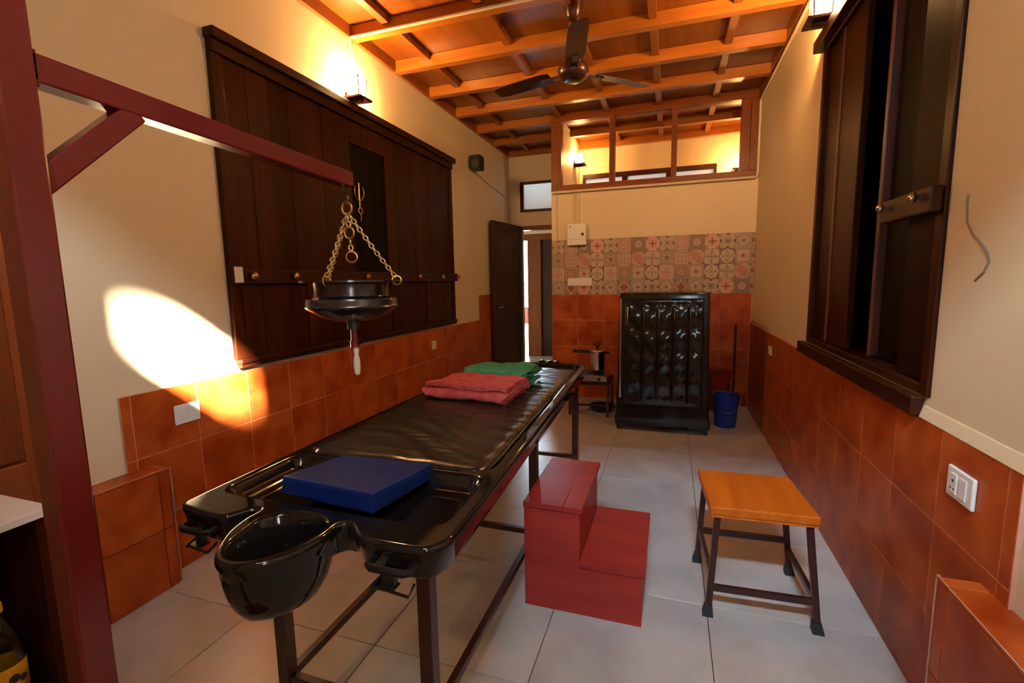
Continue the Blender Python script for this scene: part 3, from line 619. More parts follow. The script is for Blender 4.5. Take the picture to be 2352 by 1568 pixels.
pipe('speaker_wire', [(XL + .02, 5.28, 2.63), (XL + .004, 5.7, 2.58), (XL + .004, 6.2, 2.53), (XL + .006, 6.5, 2.50)], .003, 'thin wire leading from the black loudspeaker along the wall', 'plasticblack', 6)

# ------------------------------------------------------------------ ceiling fan
FX, FY, FZ = -.655, 3.32, 2.735
fan = root('ceiling_fan', (FX, FY, ZC), 'brown three-bladed ceiling fan hanging from the beams', 'fan')
MB().cyl((FX, FY, FZ + .06), (FX, FY, ZC - .002), .013, n=12).build('down_rod', 'fanbrown', fan, smooth=50)
MB().lathe((FX, FY, FZ + .05), [(.02, 0), (.05, .02), (.055, .05), (.03, .10), (.016, .11)], 20).build('lower_canopy', 'fanbrown', fan, smooth=50)
MB().lathe((FX, FY, ZC - .13), [(.016, 0), (.045, .03), (.06, .09), (.06, .128)], 20).build('canopy', 'fanbrown', fan, smooth=50)
MB().lathe((FX, FY, FZ - .045), [(.02, -.012), (.06, -.008), (.088, .004), (.10, .025), (.104, .05), (.095, .075), (.06, .092), (.02, .096)], 32).build('motor', 'fanbrown', fan, smooth=40)
MB().lathe((FX, FY, FZ - .0585), [(.004, -.004), (.05, -.002), (.062, .002), (.062, .005)], 32).build('bottom_cap', 'bronze', fan, smooth=40)
for a in (-76, 164, 44):
    t = math.radians(a); d = Vector((math.cos(t), math.sin(t), 0)); s = Vector((-d.y, d.x, 0)); c = Vector((FX, FY, FZ))
    tw_ = math.radians(11)
    def P(u, v, zz=0): return c + d * u + s * v * math.cos(tw_) + Vector((0, 0, v * math.sin(tw_) + zz))
    m = MB(); st = [(.17, .05), (.21, .062), (.35, .064), (.50, .062), (.60, .056), (.63, .045)]
    rings = [[P(u, -w_, -.002), P(u, w_, -.002), P(u, w_, .002), P(u, -w_, .002)] for u, w_ in st]
    m.loft(rings); m.build('blade', 'fanbrown', fan, .001)
    MB().bar(c + d * .085 + Vector((0, 0, -.008)), P(.24, 0, -.006), .04, .006).build('blade_bracket', 'bronze', fan, .001)

# ------------------------------------------------------------------ treatment table
TZ = .780
tt = root('treatment_table', (-.86, 2.05, 0), 'long black moulded massage table with basin on a maroon metal frame', 'massage table')
def catmull(pts, n, closed=True):
    out = []; k = len(pts)
    for i in range(k if closed else k - 1):
        p0, p1, p2, p3 = (Vector(pts[(i + j - 1) % k]) for j in range(4))
        if (p3 - p2).length > .35: p3 = p2 + (p2 - p1)
        if (p1 - p0).length > .35: p0 = p1 - (p2 - p1)
        if (p2 - p1).length > .35: m = 1
        else: m = n
        for q in range(m):
            t = q / m; out.append(.5 * ((2 * p1) + (-p0 + p2) * t + (2 * p0 - 5 * p1 + 4 * p2 - p3) * t * t + (-p0 + 3 * p1 - 3 * p2 + p3) * t ** 3))
    return out
def offset(loop, d):
    """inset (d>0) of a CCW 2D loop along its vertex normals"""
    n = len(loop); out = []
    for i in range(n):
        a, b, c = loop[i - 1], loop[i], loop[(i + 1) % n]
        e1 = (b - a).normalized(); e2 = (c - b).normalized(); t = (e1 + e2)
        t = t.normalized() if t.length > 1e-6 else e1
        nrm = Vector((-t.y, t.x)); out.append(b + nrm * d)
    return out
def rrect(pts4, r, n=6):
    """rounded quad, CCW"""
    out = []; k = len(pts4)
    for i in range(k):
        a, b, c = (Vector(pts4[(i + j - 1) % k]) for j in range(3))
        u = (a - b).normalized(); v = (c - b).normalized()
        for q in range(n + 1):
            t = q / n; p = (b + u * r) * (1 - t) ** 2 + 2 * b * t * (1 - t) + (b + v * r) * t * t; out.append(p)
    return out
def xr(y): return -.456 - .034 * (y - .95)
outline = [(-1.236, 1.10), (-1.236, .885), (-1.222, .852), (-1.19, .842), (-1.09, .832), (-1.058, .838), (-1.042, .862), (-1.018, .893), (-.998, .888), (-.997, .842),
           (-.985, .79), (-.966, .752), (-.94, .715), (-.912, .688), (-.882, .675), (-.850, .677), (-.812, .698), (-.778, .735), (-.758, .78), (-.748, .83),
           (-.750, .878), (-.738, .897), (-.718, .895), (-.69, .872), (-.660, .850), (-.62, .844), (-.53, .845), (-.490, .856), (-.466, .888), (-.457, .95), (-.462, 1.15),
           (xr(3.1), 3.12), (xr(3.15) - .015, 3.20), (xr(3.2) - .05, 3.235), (-1.17, 3.235), (-1.215, 3.21), (-1.236, 3.14)]
OUT = catmull(outline, 5)
head = rrect([(-1.198, .945), (-.508, .945), (-.512, 1.245), (-1.200, 1.245)], .055)
body = rrect([(-1.203, 1.280), (-.508, 1.280), (xr(3.19) - .045, 3.185), (-1.203, 3.185)], .07)
hole = catmull([(-.955, .853), (-.949, .800), (-.937, .752), (-.905, .712), (-.868, .698), (-.822, .716), (-.790, .762), (-.775, .820), (-.777, .872), (-.812, .902), (-.865, .910), (-.918, .897)], 4)
def ccw(l):
    a = sum(l[i - 1].x * l[i].y - l[i].x * l[i - 1].y for i in range(len(l))); return l if a > 0 else l[::-1]
OUT, head, body, hole = map(ccw, (OUT, head, body, hole))
bm = bmesh.new()
def ringv(l, z): return [bm.verts.new((p.x, p.y, z)) for p in l]
def bridge(a, b):
    n = len(a)
    for i in range(n):
        j = (i + 1) % n; bm.faces.new((a[i], a[j], b[j], b[i]))
def edges(l): return [bm.edges.get((l[i], l[(i + 1) % len(l)])) or bm.edges.new((l[i], l[(i + 1) % len(l)])) for i in range(len(l))]
def recess(loop, prof, fill=True):
    """prof = (inset, z) steps; returns the rim ring"""
    prev = None; first = None
    for d, z in prof:
        r = ringv(offset(loop, d), z)
        if prev: bridge(prev, r)
        else: first = r
        prev = r
    if fill: bm.faces.new(prev)
    return first
o0 = recess(OUT, [(.011, TZ), (.008, TZ), (.004, TZ - .0015), (0, TZ - .007), (-.001, TZ - .016), (.004, TZ - .03), (.013, TZ - .075), (.02, TZ - .085)], False)
h0 = recess(head, [(-.013, TZ), (-.009, TZ), (-.003, TZ - .002), (.003, TZ - .009), (.014, TZ - .030), (.022, TZ - .041), (.034, TZ - .045), (.044, TZ - .045)])
b0 = recess(body, [(-.013, TZ), (-.009, TZ), (-.003, TZ - .002), (.003, TZ - .009), (.010, TZ - .026), (.018, TZ - .033), (.028, TZ - .035), (.036, TZ - .035)])
cen = Vector((-.865, .81))
def shrink(loop, f, c=cen): return [c + (p - c) * f for p in loop]
k0 = ringv(offset(hole, -.011), TZ); prev = k0
for lp, z in ((offset(hole, -.008), TZ), (offset(hole, -.003), TZ - .002), (offset(hole, .003), TZ - .010), (shrink(hole, .92), TZ - .05), (shrink(hole, .80), TZ - .095), (shrink(hole, .58), TZ - .130), (shrink(hole, .30), TZ - .143)):
    r = ringv(lp, z); bridge(prev, r); prev = r
bm.faces.new(prev)
es = []
for l in (o0, h0, b0, k0): es += edges(l)
bmesh.ops.triangle_fill(bm, use_beauty=True, use_dissolve=False, edges=es)
bmesh.ops.recalc_face_normals(bm, faces=bm.faces)
me = bpy.data.meshes.new('table_top'); 
for v in bm.verts: v.co -= Vector((-.86, 2.05, 0))
bm.to_mesh(me); bm.free(); me.materials.append(M['black']); me.polygons.foreach_set('use_smooth', [True] * len(me.polygons)); me.set_sharp_from_angle(angle=math.radians(38))
top = bpy.data.objects.new('table_top', me); COL.objects.link(top); top.parent = tt; ORG[top.name] = ORG[tt.name]
# hull of the basin
bo = catmull([(-.99, .83), (-.982, .785), (-.962, .752), (-.937, .717), (-.910, .692), (-.882, .681), (-.850, .683), (-.814, .703), (-.782, .738), (-.763, .782), (-.755, .83), (-.77, .89), (-.81, .93), (-.865, .945), (-.925, .925), (-.97, .885)], 3)
bo = ccw(bo)
prof = [(1.0, TZ - .012), (1.0, TZ - .03), (.985, TZ - .06), (.94, TZ - .095), (.85, TZ - .13), (.72, TZ - .158), (.52, TZ - .176), (.25, TZ - .180)]
c2 = Vector((-.868, .815))
MB().loft([[Vector((p.x, p.y, z)) for p in shrink(bo, f, c2)] for f, z in prof], False, True).build('basin_hull', 'black', tt, smooth=50)
MB().lathe((-.868, .835, TZ - .1425), [(.013, 0), (.013, .002), (.008, .003)], 16).build('drain', 'rubber', tt)
# underside closing panel and frame
B(-1.205, -.555, .93, 3.19, TZ - .095, TZ - .086).build('under_panel', 'black', tt)
for x in (-1.10, -.60):
    B(x - .019, x + .019, .99, 3.12, TZ - .135, TZ - .097).build('top_rail', 'maroon', tt, .003)
    B(x - .013, x + .013, 1.02, 3.09, .137, .163).build('long_stretcher', 'maroon', tt, .003)
    for y in (1.03, 2.07, 3.10):
        B(x - .02, x + .02, y - .02, y + .02, 0.0, TZ - .097).build('leg', 'maroon', tt, .003)
for y in (1.03, 2.07, 3.10):
    B(-1.08, -.62, y - .013, y + .013, .137, .163).build('cross_stretcher', 'maroon', tt, .003)
    B(-1.08, -.62, y - .015, y + .015, TZ - .130, TZ - .100).build('cross_rail', 'maroon', tt, .003)
for xa, xb_, nm in ((-.622, -.518, 'r'), (-1.185, -1.095, 'l')):
    yy = .842
    MB().tube([(xa, yy + .006, TZ - .040), (xa, yy - .022, TZ - .042), (xa + .012, yy - .030, TZ - .042), (xb_ - .012, yy - .030, TZ - .042), (xb_, yy - .022, TZ - .042), (xb_, yy + .006, TZ - .040)], .009, 10).build('grip', 'plasticblack', tt, smooth=50)
    MB().box(xa + .02, xb_ - .05, yy - .008, yy + .010, TZ - .094, TZ - .062).box(xa - .002, xb_ - .045, yy - .022, yy + .012, TZ - .099, TZ - .095).build('hook_plate', 'rubber', tt, .001)
    MB().tube([(xa + .02, yy - .004, TZ - .078), (xa + .02, yy - .030, TZ - .085), (xb_, yy - .030, TZ - .093), (xb_, yy - .004, TZ - .080)], .0035, 8).build('wire_loop', 'bronze', tt, smooth=50)
for x in (-.86, -.80, -.75): MB().lathe((x, 3.215, TZ - .002), [(.024, 0), (.026, .006), (.016, .014), (.004, .017)], 14).build('end_fitting', 'black' if x > -.85 else 'bronze', tt, smooth=50)
# ---- mattress lying in the tray
mo = root('vinyl_mattress', (-.86, 2.1, TZ - .03), 'black wrinkled vinyl mattress lying in the massage table', 'mattress')
g = MB(); nx, ny = 44, 130; vs = []; rr = random.Random(5)
ph = [rr.uniform(0, 6.28) for _ in range(12)]
for j in range(ny + 1):
    v = j / ny; y = 1.262 + v * 1.70
    for i in range(nx + 1):
        u = i / nx; xl_, xr_ = -1.180, -.525 - .040 * v
        cx_, cy_ = min(u, 1 - u) * .66, min(v, 1 - v) * 1.7
        rnd = .05 if v < .5 else .03; inset = 0
        if cy_ < rnd: inset = rnd - math.sqrt(max(0, rnd * rnd - (rnd - cy_) ** 2))
        x = xl_ + inset + u * (xr_ - xl_ - 2 * inset)
        ed = min(cx_, cy_); z = TZ + .012 - .018 * max(0, 1 - ed / .028) ** 2
        wv = (u - .35)
        amp = .0022 * (.35 + u) * (1.25 if v > .55 else .7)
        z += amp * math.sin(y * 62 + 7 * math.sin(u * 4.2 + ph[0]) + 3 * math.sin(y * 4 + ph[1])) * min(1, ed / .03)
        z += .0016 * math.sin(y * 19 + u * 6 + ph[2]) * math.sin(u * 8 + y * 3 + ph[3])
        z += .004 * math.sin(y * 4.6 + ph[4])
        vs.append((x, y, z))
fs = [(j * (nx + 1) + i, j * (nx + 1) + i + 1, (j + 1) * (nx + 1) + i + 1, (j + 1) * (nx + 1) + i) for j in range(ny) for i in range(nx)]
g.add(vs, fs)
bd = [i for i in range(nx + 1)] + [j * (nx + 1) + nx for j in range(1, ny + 1)] + [ny * (nx + 1) + i for i in range(nx - 1, -1, -1)] + [j * (nx + 1) for j in range(ny - 1, 0, -1)]
zb = TZ - .0340; lowv = [(vs[k][0], vs[k][1], zb) for k in bd]; n0 = len(g.v); g.v += [Vector(v) for v in lowv]; nb = len(bd)
for k in range(nb): q = (k + 1) % nb; g.f.append((bd[k], n0 + k, n0 + q, bd[q]))
g.f.append(tuple(n0 + k for k in range(nb)))
g.build('cover', 'vinyl', mo, smooth=60)
seam = [Vector((vs[k][0], vs[k][1], vs[k][2] + .001)) for k in bd]
MB().tube([seam[i] for i in range(0, len(seam), 2)], .0035, 6, True).build('piping', 'vinyl', mo, smooth=60)
# ---- blue head pad
fl, fr_, bl, br = Vector((-1.010, .978, .832)), Vector((-.690, .950, .832)), Vector((-1.014, 1.250, .795)), Vector((-.693, 1.262, .795))
nrm = (fr_ - fl).cross(bl - fl).normalized(); th_ = .052
pil = root('head_pad', (-.85, 1.1, .74), 'navy blue vinyl head pad resting in the head tray', 'pillow')
MB().hexa([v - nrm * th_ for v in (fl, fr_, br, bl)], [fl, fr_, br, bl]).build('cover', 'blue', pil, .010, seg=3, smooth=50)
pts = [fl, fr_, br, bl]; cc = sum(pts, Vector()) / 4
MB().tube([p + (cc - p).normalized() * .004 - nrm * .004 for p in pts], .003, 6, True).build('seam', 'blue', pil, smooth=50)
# ---- folded towels
def towel(name, loc, rz, length, depth, mat, label, seed, layers=3, lh=.017):
    r = root(name, loc, label, 'towel', 'folded towels on the massage table'); rr = random.Random(seed)
    path = []; z = lh * .55; d = depth
    for k in range(layers):
        a, b = (d, 0.0) if k % 2 == 0 else (0.0, d)
        for q in range(9):
            t = q / 8; path.append((a + (b - a) * t, z))
        if k < layers - 1:
            rr_ = lh / 2; sgn = -1 if b == 0 else 1
            for q in range(1, 5):
                an = math.pi * q / 5; path.append((b + sgn * math.sin(an) * rr_ * 1.3, z + rr_ - rr_ * math.cos(an)))
        z += lh
    ns = 30; rings = []
    p0 = [rr.uniform(0, 6.3) for _ in range(6)]
    t_ = lh * .40; n = len(path); rot = Matrix.Rotation(math.radians(rz), 3, 'Z')
    for s in range(ns + 1):
        u = s / ns; x = (u - .5) * length; ring = []; ring2 = []
        for i, (y, zz) in enumerate(path):
            a = Vector(path[max(0, i - 1)]); b = Vector(path[min(n - 1, i + 1)]); dv = (b - a).normalized(); nv = Vector((-dv.y, dv.x))
            hgt = zz / (layers * lh)
            endd = min(u, 1 - u) * length
            wob = .0045 * math.sin(u * 9 + p0[0] + zz * 60) + .003 * math.sin(u * 23 + p0[1] + y * 30)
            sag = -.010 * hgt * max(0, 1 - endd / .05) ** 1.5 + .006 * hgt * math.sin(u * 4 + p0[2] + y * 12)
            xo = x + (.012 * math.sin(zz * 170 + p0[3]) + .008 * math.sin(y * 25 + p0[4])) * (2 * u - 1)
            for sg, L_ in ((1, ring), (-1, ring2)):
                yy = y + nv.x * t_ * sg + wob; z3 = max(.0008, zz + nv.y * t_ * sg + (sag + wob * .4) * min(1, zz / .012))
                L_.append(Vector(loc) + rot @ Vector((xo, yy - depth / 2, z3)))
        rings.append(ring + ring2[::-1])
    MB().loft(rings).build('cloth', mat, r, smooth=70)
    return r
towel('folded_towel', (-.905, 2.125, TZ + .017), -5, .43, .25, 'towel_red', 'folded coral red towel on the black mattress', 4, 3, .027)
towel('folded_towel', (-.895, 2.465, TZ + .017), -3, .36, .24, 'towel_green', 'folded green towel behind the red towel on the mattress', 9, 4, .022)

# ------------------------------------------------------------------ oil stand with its arm
px0, px1, py0, py1 = -.895, -.850, .413, .458
st = root('oil_stand', (-.872, .435, 0), 'dark red steel post with long horizontal arm and brace', 'stand')
B(px0, px1, py0, py1, .012, 1.80).build('post', 'standred', st, .004)
B(px0 - .18, px1 + .14, py0 - .10, py1 + .10, 0, .012).build('base_plate', 'standred', st, .003)
MB().bar((-.8795, .4585, 1.668), (-.8795, 1.172, 1.648), .038, .040).build('arm', 'standred', st, .003)
MB().bar((-.8795, .4505, 1.502), (-.8795, .600, 1.650), .034, .034).build('brace', 'standred', st, .003)
MB().box(-.899, -.8605, .4585, .466, 1.640, 1.692).build('weld_plate', 'standred', st, .002)
MB().tube([(-.8795, 1.15, 1.63), (-.8795, 1.15, 1.610), (-.871, 1.15, 1.603), (-.866, 1.15, 1.595), (-.868, 1.15, 1.585), (-.877, 1.15, 1.581), (-.885, 1.15, 1.586)], .004, 8).build('hook', 'bronze', st, smooth=60)

# ------------------------------------------------------------------ hanging pot
PC = Vector((-.872, 1.15, 0)); PS = .797
pot = root('hanging_pot', (PC.x, PC.y, 1.245), 'dark metal oil pot hanging on brass chains from the red arm', 'pot')
MB().lathe(PC, [(q_ * PS, z_) for q_, z_ in [(.004, 1.246), (.06, 1.250), (.115, 1.264), (.150, 1.282), (.159, 1.288), (.161, 1.292), (.158, 1.296), (.158, 1.306), (.154, 1.314), (.142, 1.319), (.130, 1.322), (.127, 1.340), (.130, 1.355), (.160, 1.3595), (.174, 1.3595), (.174, 1.3645), (.158, 1.3645), (.122, 1.361), (.121, 1.345), (.122, 1.326), (.150, 1.308), (.152, 1.294), (.115, 1.272), (.06, 1.258), (.004, 1.254)]], 64).build('bowl', 'bronze', pot, smooth=35)
MB().box(PC.x + .012, PC.x + .014, PC.y - .1588 * PS, PC.y - .1575 * PS, 1.290, 1.314).build('seam', 'bronze', pot)
MB().lathe(PC, [(.018, 1.226), (.018, 1.246), (.03, 1.249)], 18).build('collar', 'rubber', pot, smooth=50)
tap = MB().lathe(PC, [(.013, 1.172), (.013, 1.190), (.010, 1.192), (.010, 1.226)], 16).build('spout', M['standred'], pot, smooth=50)
MB().cyl(PC + Vector((-.022, 0, 1.185)), PC + Vector((.020, 0, 1.185)), .004, n=10).build('tap_pin', 'bronze', tap)
wk = [(.004, 1.172), (.008, 1.165), (.006, 1.150), (.0095, 1.135), (.010, 1.115), (.0085, 1.096), (.005, 1.090)]
MB().lathe(PC + Vector((.003, 0, 0)), [(r, z) for r, z in wk][::-1], 12).build('cotton_wick', 'wick', pot, smooth=60, label='white cotton wick')
RC = Vector((-.872, 1.15, 1.566))
MB().torus(RC, .016, .003, (1, 0, 0), (0, 0, 1), 24, 8).build('top_ring', 'brass_old', pot, smooth=60)
LK = MB().torus((0, 0, 0), .0058, .0021, (1, 0, 0), (0, 1, 0), 12, 6, 1.35).mesh('chain_link'); LK.materials.append(M['brass']); LK.polygons.foreach_set('use_smooth', [True] * len(LK.polygons))
def chain(a, b, npitch=.0125, sag=.004):
    a, b = Vector(a), Vector(b); L = (b - a).length; n = max(2, int(L / npitch)); d = (b - a).normalized()
    x = d; y = d.cross(Vector((0, 1, 0))).normalized(); zc = x.cross(y)
    for i in range(n):
        t = (i + .5) / n; p = a.lerp(b, t) - Vector((0, 0, sag * math.sin(math.pi * t)))
        ang = math.radians(45 + (90 if i % 2 else 0)); yy = y * math.cos(ang) + zc * math.sin(ang)
        m3 = Matrix((x, yy, x.cross(yy))).transposed()
        piece('chain_link', LK, pot, p, m3.to_euler())
for ang in (37, 158, 278):
    t = math.radians(ang); e_ = PC + Vector((.124 * math.cos(t), .124 * math.sin(t), 1.374))
    chain(RC + Vector((.006 * math.cos(t), .004 * math.sin(t), -.018)), e_)
    tn = Vector((math.cos(t), math.sin(t), 0))
    MB().torus(e_ + Vector((0, 0, -.010)) + tn * .004, .013, .0022, tn, (0, 0, 1), 18, 6).build('rim_ring', 'brass_old', pot, smooth=60)
chain(RC + Vector((.003, -.004, -.018)), RC + Vector((.006, -.004, -.052)), sag=0)
MB().torus(RC + Vector((.007, -.004, -.068)), .0155, .0022, (1, 0, 0), (0, 0, 1), 22, 6).build('spare_ring', 'brass_old', pot, smooth=60)
chain(RC + Vector((.008, -.004, -.085)), RC + Vector((.009, -.004, -.118)), sag=0)
MB().torus(RC + Vector((.010, -.004, -.135)), .0150, .0020, (.85, .5, 0), (0, 0, 1), 22, 6).build('spare_ring', 'brass_old', pot, smooth=60)

# ------------------------------------------------------------------ step box
bxr = root('step_box', (-.31, 2.02, 0), 'red painted wooden two-step box beside the massage table', 'step stool')
x0, x1, xm, y0, y1, zt, zm = -.555, -.080, -.325, 1.760, 2.250, .458, .230
poly = [(x0, 0), (x1, 0), (x1, zm - .022), (xm, zm - .022), (xm, zt - .022), (x0, zt - .022)]
def side(ya, yb): return MB().loft([[Vector((x, ya, z)) for x, z in poly], [Vector((x, yb, z)) for x, z in poly]])
side(y0, y0 + .018).build('side_panel', 'boxred', bxr, .002); side(y1 - .018, y1).build('side_panel', 'boxred', bxr, .002)
B(xm - .018, xm, y0 + .018, y1 - .018, zm, zt - .022).build('riser', 'boxred', bxr); B(x1 - .018, x1, y0 + .018, y1 - .018, 0, zm - .022).build('riser', 'boxred', bxr)
B(x0, x0 + .018, y0 + .018, y1 - .018, 0, zt - .022).build('back_panel', 'boxred', bxr)
B(x0 - .002, xm + .004 - .07, y0 - .006, y1 + .012, zt - .022, zt).build('tread', 'boxred', bxr, .002); B(xm + .0045 - .07, xm + .012, y0 - .006, y1 + .012, zt - .022, zt - .0006).build('tread', 'boxred', bxr, .002)
B(xm + .0005, x1 + .010, y0 - .006, y1 + .012, zm - .022, zm).build('tread', 'boxred', bxr, .002)

# ------------------------------------------------------------------ wooden topped stool
sr = root('wooden_stool', (.355, 2.12, 0), 'square stool with orange wooden seat and dark metal legs', 'stool')
MB().hexa([(.168, 1.938, .414), (.560, 1.960, .414), (.528, 2.345, .414), (.142, 2.330, .414)], [(.168, 1.938, .450), (.560, 1.960, .450), (.528, 2.345, .450), (.142, 2.330, .450)]).build('seat', 'seat', sr, .007, seg=3)
MB().hexa([(.172, 1.943, .404), (.556, 1.965, .404), (.524, 2.340, .404), (.146, 2.325, .404)], [(.172, 1.943, .4135), (.556, 1.965, .4135), (.524, 2.340, .4135), (.146, 2.325, .4135)]).build('seat_rim', 'seat', sr, .002)
tops = [(.200, 1.972), (.530, 1.992), (.502, 2.312), (.172, 2.298)]; feet = [(.171, 1.918), (.563, 1.935), (.545, 2.312), (.148, 2.296)]
def lp(i, z): t = 1 - z / .404; return Vector((tops[i][0] + (feet[i][0] - tops[i][0]) * t, tops[i][1] + (feet[i][1] - tops[i][1]) * t, z))
for i in range(4):
    lg = MB().bar(lp(i, .006), lp(i, .4035), .024, .024, (0, 1, 0)).build('leg', 'maroon', sr, .002)
    f = lp(i, 0); MB().hexa([f + Vector(v) for v in ((-.021, -.021, 0), (.021, -.021, 0), (.021, .021, 0), (-.021, .021, 0))], [lp(i, .042) + Vector(v) for v in ((-.0145, -.0145, 0), (.0145, -.0145, 0), (.0145, .0145, 0), (-.0145, .0145, 0))]).build('foot', 'rubber', lg, .002)
for i, j, z in ((0, 1, .112), (2, 3, .16), (0, 3, .16), (1, 2, .12)): MB().bar(lp(i, z), lp(j, z), .018, .026).build('stretcher', 'maroon', sr, .002)

# ------------------------------------------------------------------ steam cabin
cb = root('steam_cabin', (-.07, 4.6, 0), 'glossy black steam cabin with ribbed front door on castors', 'steam cabin')
cx0, cx1, cy0, cy1 = -.430, .312, 4.27, 4.98
def cq(e, z, f=0): return [(cx0 - e, cy0 - e + f, z), (cx1 + e, cy0 - e + f, z), (cx1 + e, cy1 + e, z), (cx0 - e, cy1 + e, z)]
MB().loft([[Vector(v) for v in cq(e, z)] for e, z in ((.030, .055), (.030, .115), (.020, .16), (.006, .70), (0, 1.20), (-.004, 1.235))]).build('body', 'cabin', cb, .012, seg=3, smooth=40)
# door: panel with four raised vertical flutes
nx, nz = 96, 60; dx0, dx1, dz0, dz1 = cx0 + .045, cx1 - .045, .23, 1.185
m = MB(); vs = []
for k in range(nz + 1):
    v = k / nz; z = dz0 + v * (dz1 - dz0)
    for i in range(nx + 1):
        u = i / nx; x = dx0 + u * (dx1 - dx0)
        yfront = cy0 - .020 + .014 * v
        dep = .012
        if .06 < v < .93:
            for c in (.235, .43, .625, .82):
                d = abs(u - c) * (dx1 - dx0)
                dep -= .009 * math.exp(-(d / .0065) ** 2) * min(1, (v - .06) / .02, (.93 - v) / .02)
            if .235 < u < .82: dep += .004
        ed = min(u * (dx1 - dx0), (1 - u) * (dx1 - dx0), v * (dz1 - dz0), (1 - v) * (dz1 - dz0))
        dep *= min(1, ed / .012) ** .5 if ed < .012 else 1
        pu = (u - .04) / .195 % 1.0; dep += .0050 * math.sin(v * 31 + .9 * math.sin(u * 5) + u * 1.5) * math.sin(math.pi * pu) ** 2 * min(1, ed / .06)
        vs.append((x, yfront - .006 - dep, z))
m.add(vs, [(k * (nx + 1) + i, k * (nx + 1) + i + 1, (k + 1) * (nx + 1) + i + 1, (k + 1) * (nx + 1) + i) for k in range(nz) for i in range(nx)])
bd = list(range(nx + 1)) + [k * (nx + 1) + nx for k in range(1, nz + 1)] + [nz * (nx + 1) + i for i in range(nx - 1, -1, -1)] + [k * (nx + 1) for k in range(nz - 1, 0, -1)]
n0 = len(m.v)
for k in bd: m.v.append(Vector((vs[k][0], cy0 + .012, vs[k][2])))
for k in range(len(bd)): q = (k + 1) % len(bd); m.f.append((bd[k], n0 + k, n0 + q, bd[q]))
dr = m.build('door', 'cabin', cb, smooth=60)
MB().tube([(cx0 + .075, cy0 - .050, z) for z in (.96, .98)] + [(cx0 + .075, cy0 - .056, 1.0 + .03 * k) for k in range(4)] + [(cx0 + .075, cy0 - .045, 1.11)], .006, 8).build('handle', 'brass', dr, smooth=50, label='thin golden door handle')
MB().box(cx0 + .005, cx0 + .022, cy0 - .022, cy0 - .006, .3, 1.19).build('edge_strip', 'steel', cb, .003)
MB().box(cx1 - .022, cx1 - .008, cy0 - .022, cy0 - .006, .3, 1.19).build('edge_strip', 'cabin', cb, .003)
for x in (cx0 + .0, cx1 - .0):
    for y in (cy0 + .02, cy1 - .06):
        cs = MB().cyl((x - .014, y, .028), (x + .014, y, .028), .028, n=18).build('castor', 'rubber', cb, smooth=40)
        MB().box(x - .02, x + .02, y - .012, y + .012, .034, .056).build('fork', 'steel', cs)

# ------------------------------------------------------------------ stove corner
tb = root('side_table', (-.76, 4.82, 0), 'low dark table holding the stove beside the steam cabin', 'table')
B(-.96, -.555, 4.60, 5.02, .318, .345).build('top', 'dark_h', tb, .003)
for x in (-.945, -.57):
    for y in (4.615, 5.0): B(x - .013, x + .013, y - .013, y + .013, 0, .318).build('leg', 'maroon', tb, .002)
B(-.945, -.57, 4.607, 4.623, .10, .122).build('stretcher', 'maroon', tb)
sv = root('gas_stove', (-.76, 4.8, .345), 'small steel gas stove on the low dark table', 'stove')
B(-.94, -.575, 4.62, 4.98, .347, .405).build('body', 'steel', sv, .006)
B(-.92, -.595, 4.64, 4.96, .405, .409).build('drip_tray', 'steel', sv, .002)
for k in range(4):
    t = math.pi / 2 * k; MB().bar((-.72 + .03 * math.cos(t), 4.80 + .03 * math.sin(t), .424), (-.72 + .09 * math.cos(t), 4.80 + .09 * math.sin(t), .424), .008, .028).build('pan_support', 'rubber', sv)
MB().lathe((-.72, 4.80, .409), [(.035, 0), (.035, .012), (.02, .016)], 18).build('burner', 'rubber', sv, smooth=40)
MB().lathe((-.66, 4.62, .376), [(.016, 0), (.014, .018), (.010, .02)], 14, (0, -1, 0)).build('knob', 'plasticblack', sv, smooth=40)
ck = root('pressure_cooker', (-.70, 4.80, .438), 'small steel pressure cooker with black handles on the stove', 'cooker')
MB().lathe((-.70, 4.80, .4395), [(.05, 0), (.074, .006), (.076, .02), (.076, .165), (.080, .170), (.080, .178), (.078, .182)], 36).build('pot', 'steel', ck, smooth=40)
MB().lathe((-.70, 4.80, .6215), [(.079, 0), (.079, .012), (.060, .024), (.02, .030), (.02, .036), (.004, .038)], 36).build('lid', 'steel', ck, smooth=40)
MB().cyl((-.70, 4.80, .655), (-.70, 4.80, .69), .009, n=12).build('weight_valve', 'plasticblack', ck, smooth=40)
MB().torus((-.70, 4.80, .695), .022, .004, (1, 0, 0), (0, 0, 1), 16, 6).build('valve_ring', 'plasticblack', ck, smooth=50)
MB().bar((-.775, 4.79, .625), (-.945, 4.765, .632), .03, .028).build('handle', 'plasticblack', ck, .006); MB().bar((-.622, 4.81, .62), (-.575, 4.815, .615), .028, .022).build('side_handle', 'plasticblack', ck, .005)
kp = root('black_pan', (-.70, 4.95, .0), 'black round pan on the floor under the low table', 'pan')
MB().lathe((-.66, 4.86, 0), [(.09, 0), (.10, .005), (.13, .055), (.133, .056), (.126, .055), (.097, .010), (.01, .008)], 28).build('bowl', 'plasticblack', kp, smooth=40)
MB().bar((-.53, 4.86, .046), (-.50, 4.86, .05), .03, .012).build('handle', 'plasticblack', kp, .003)

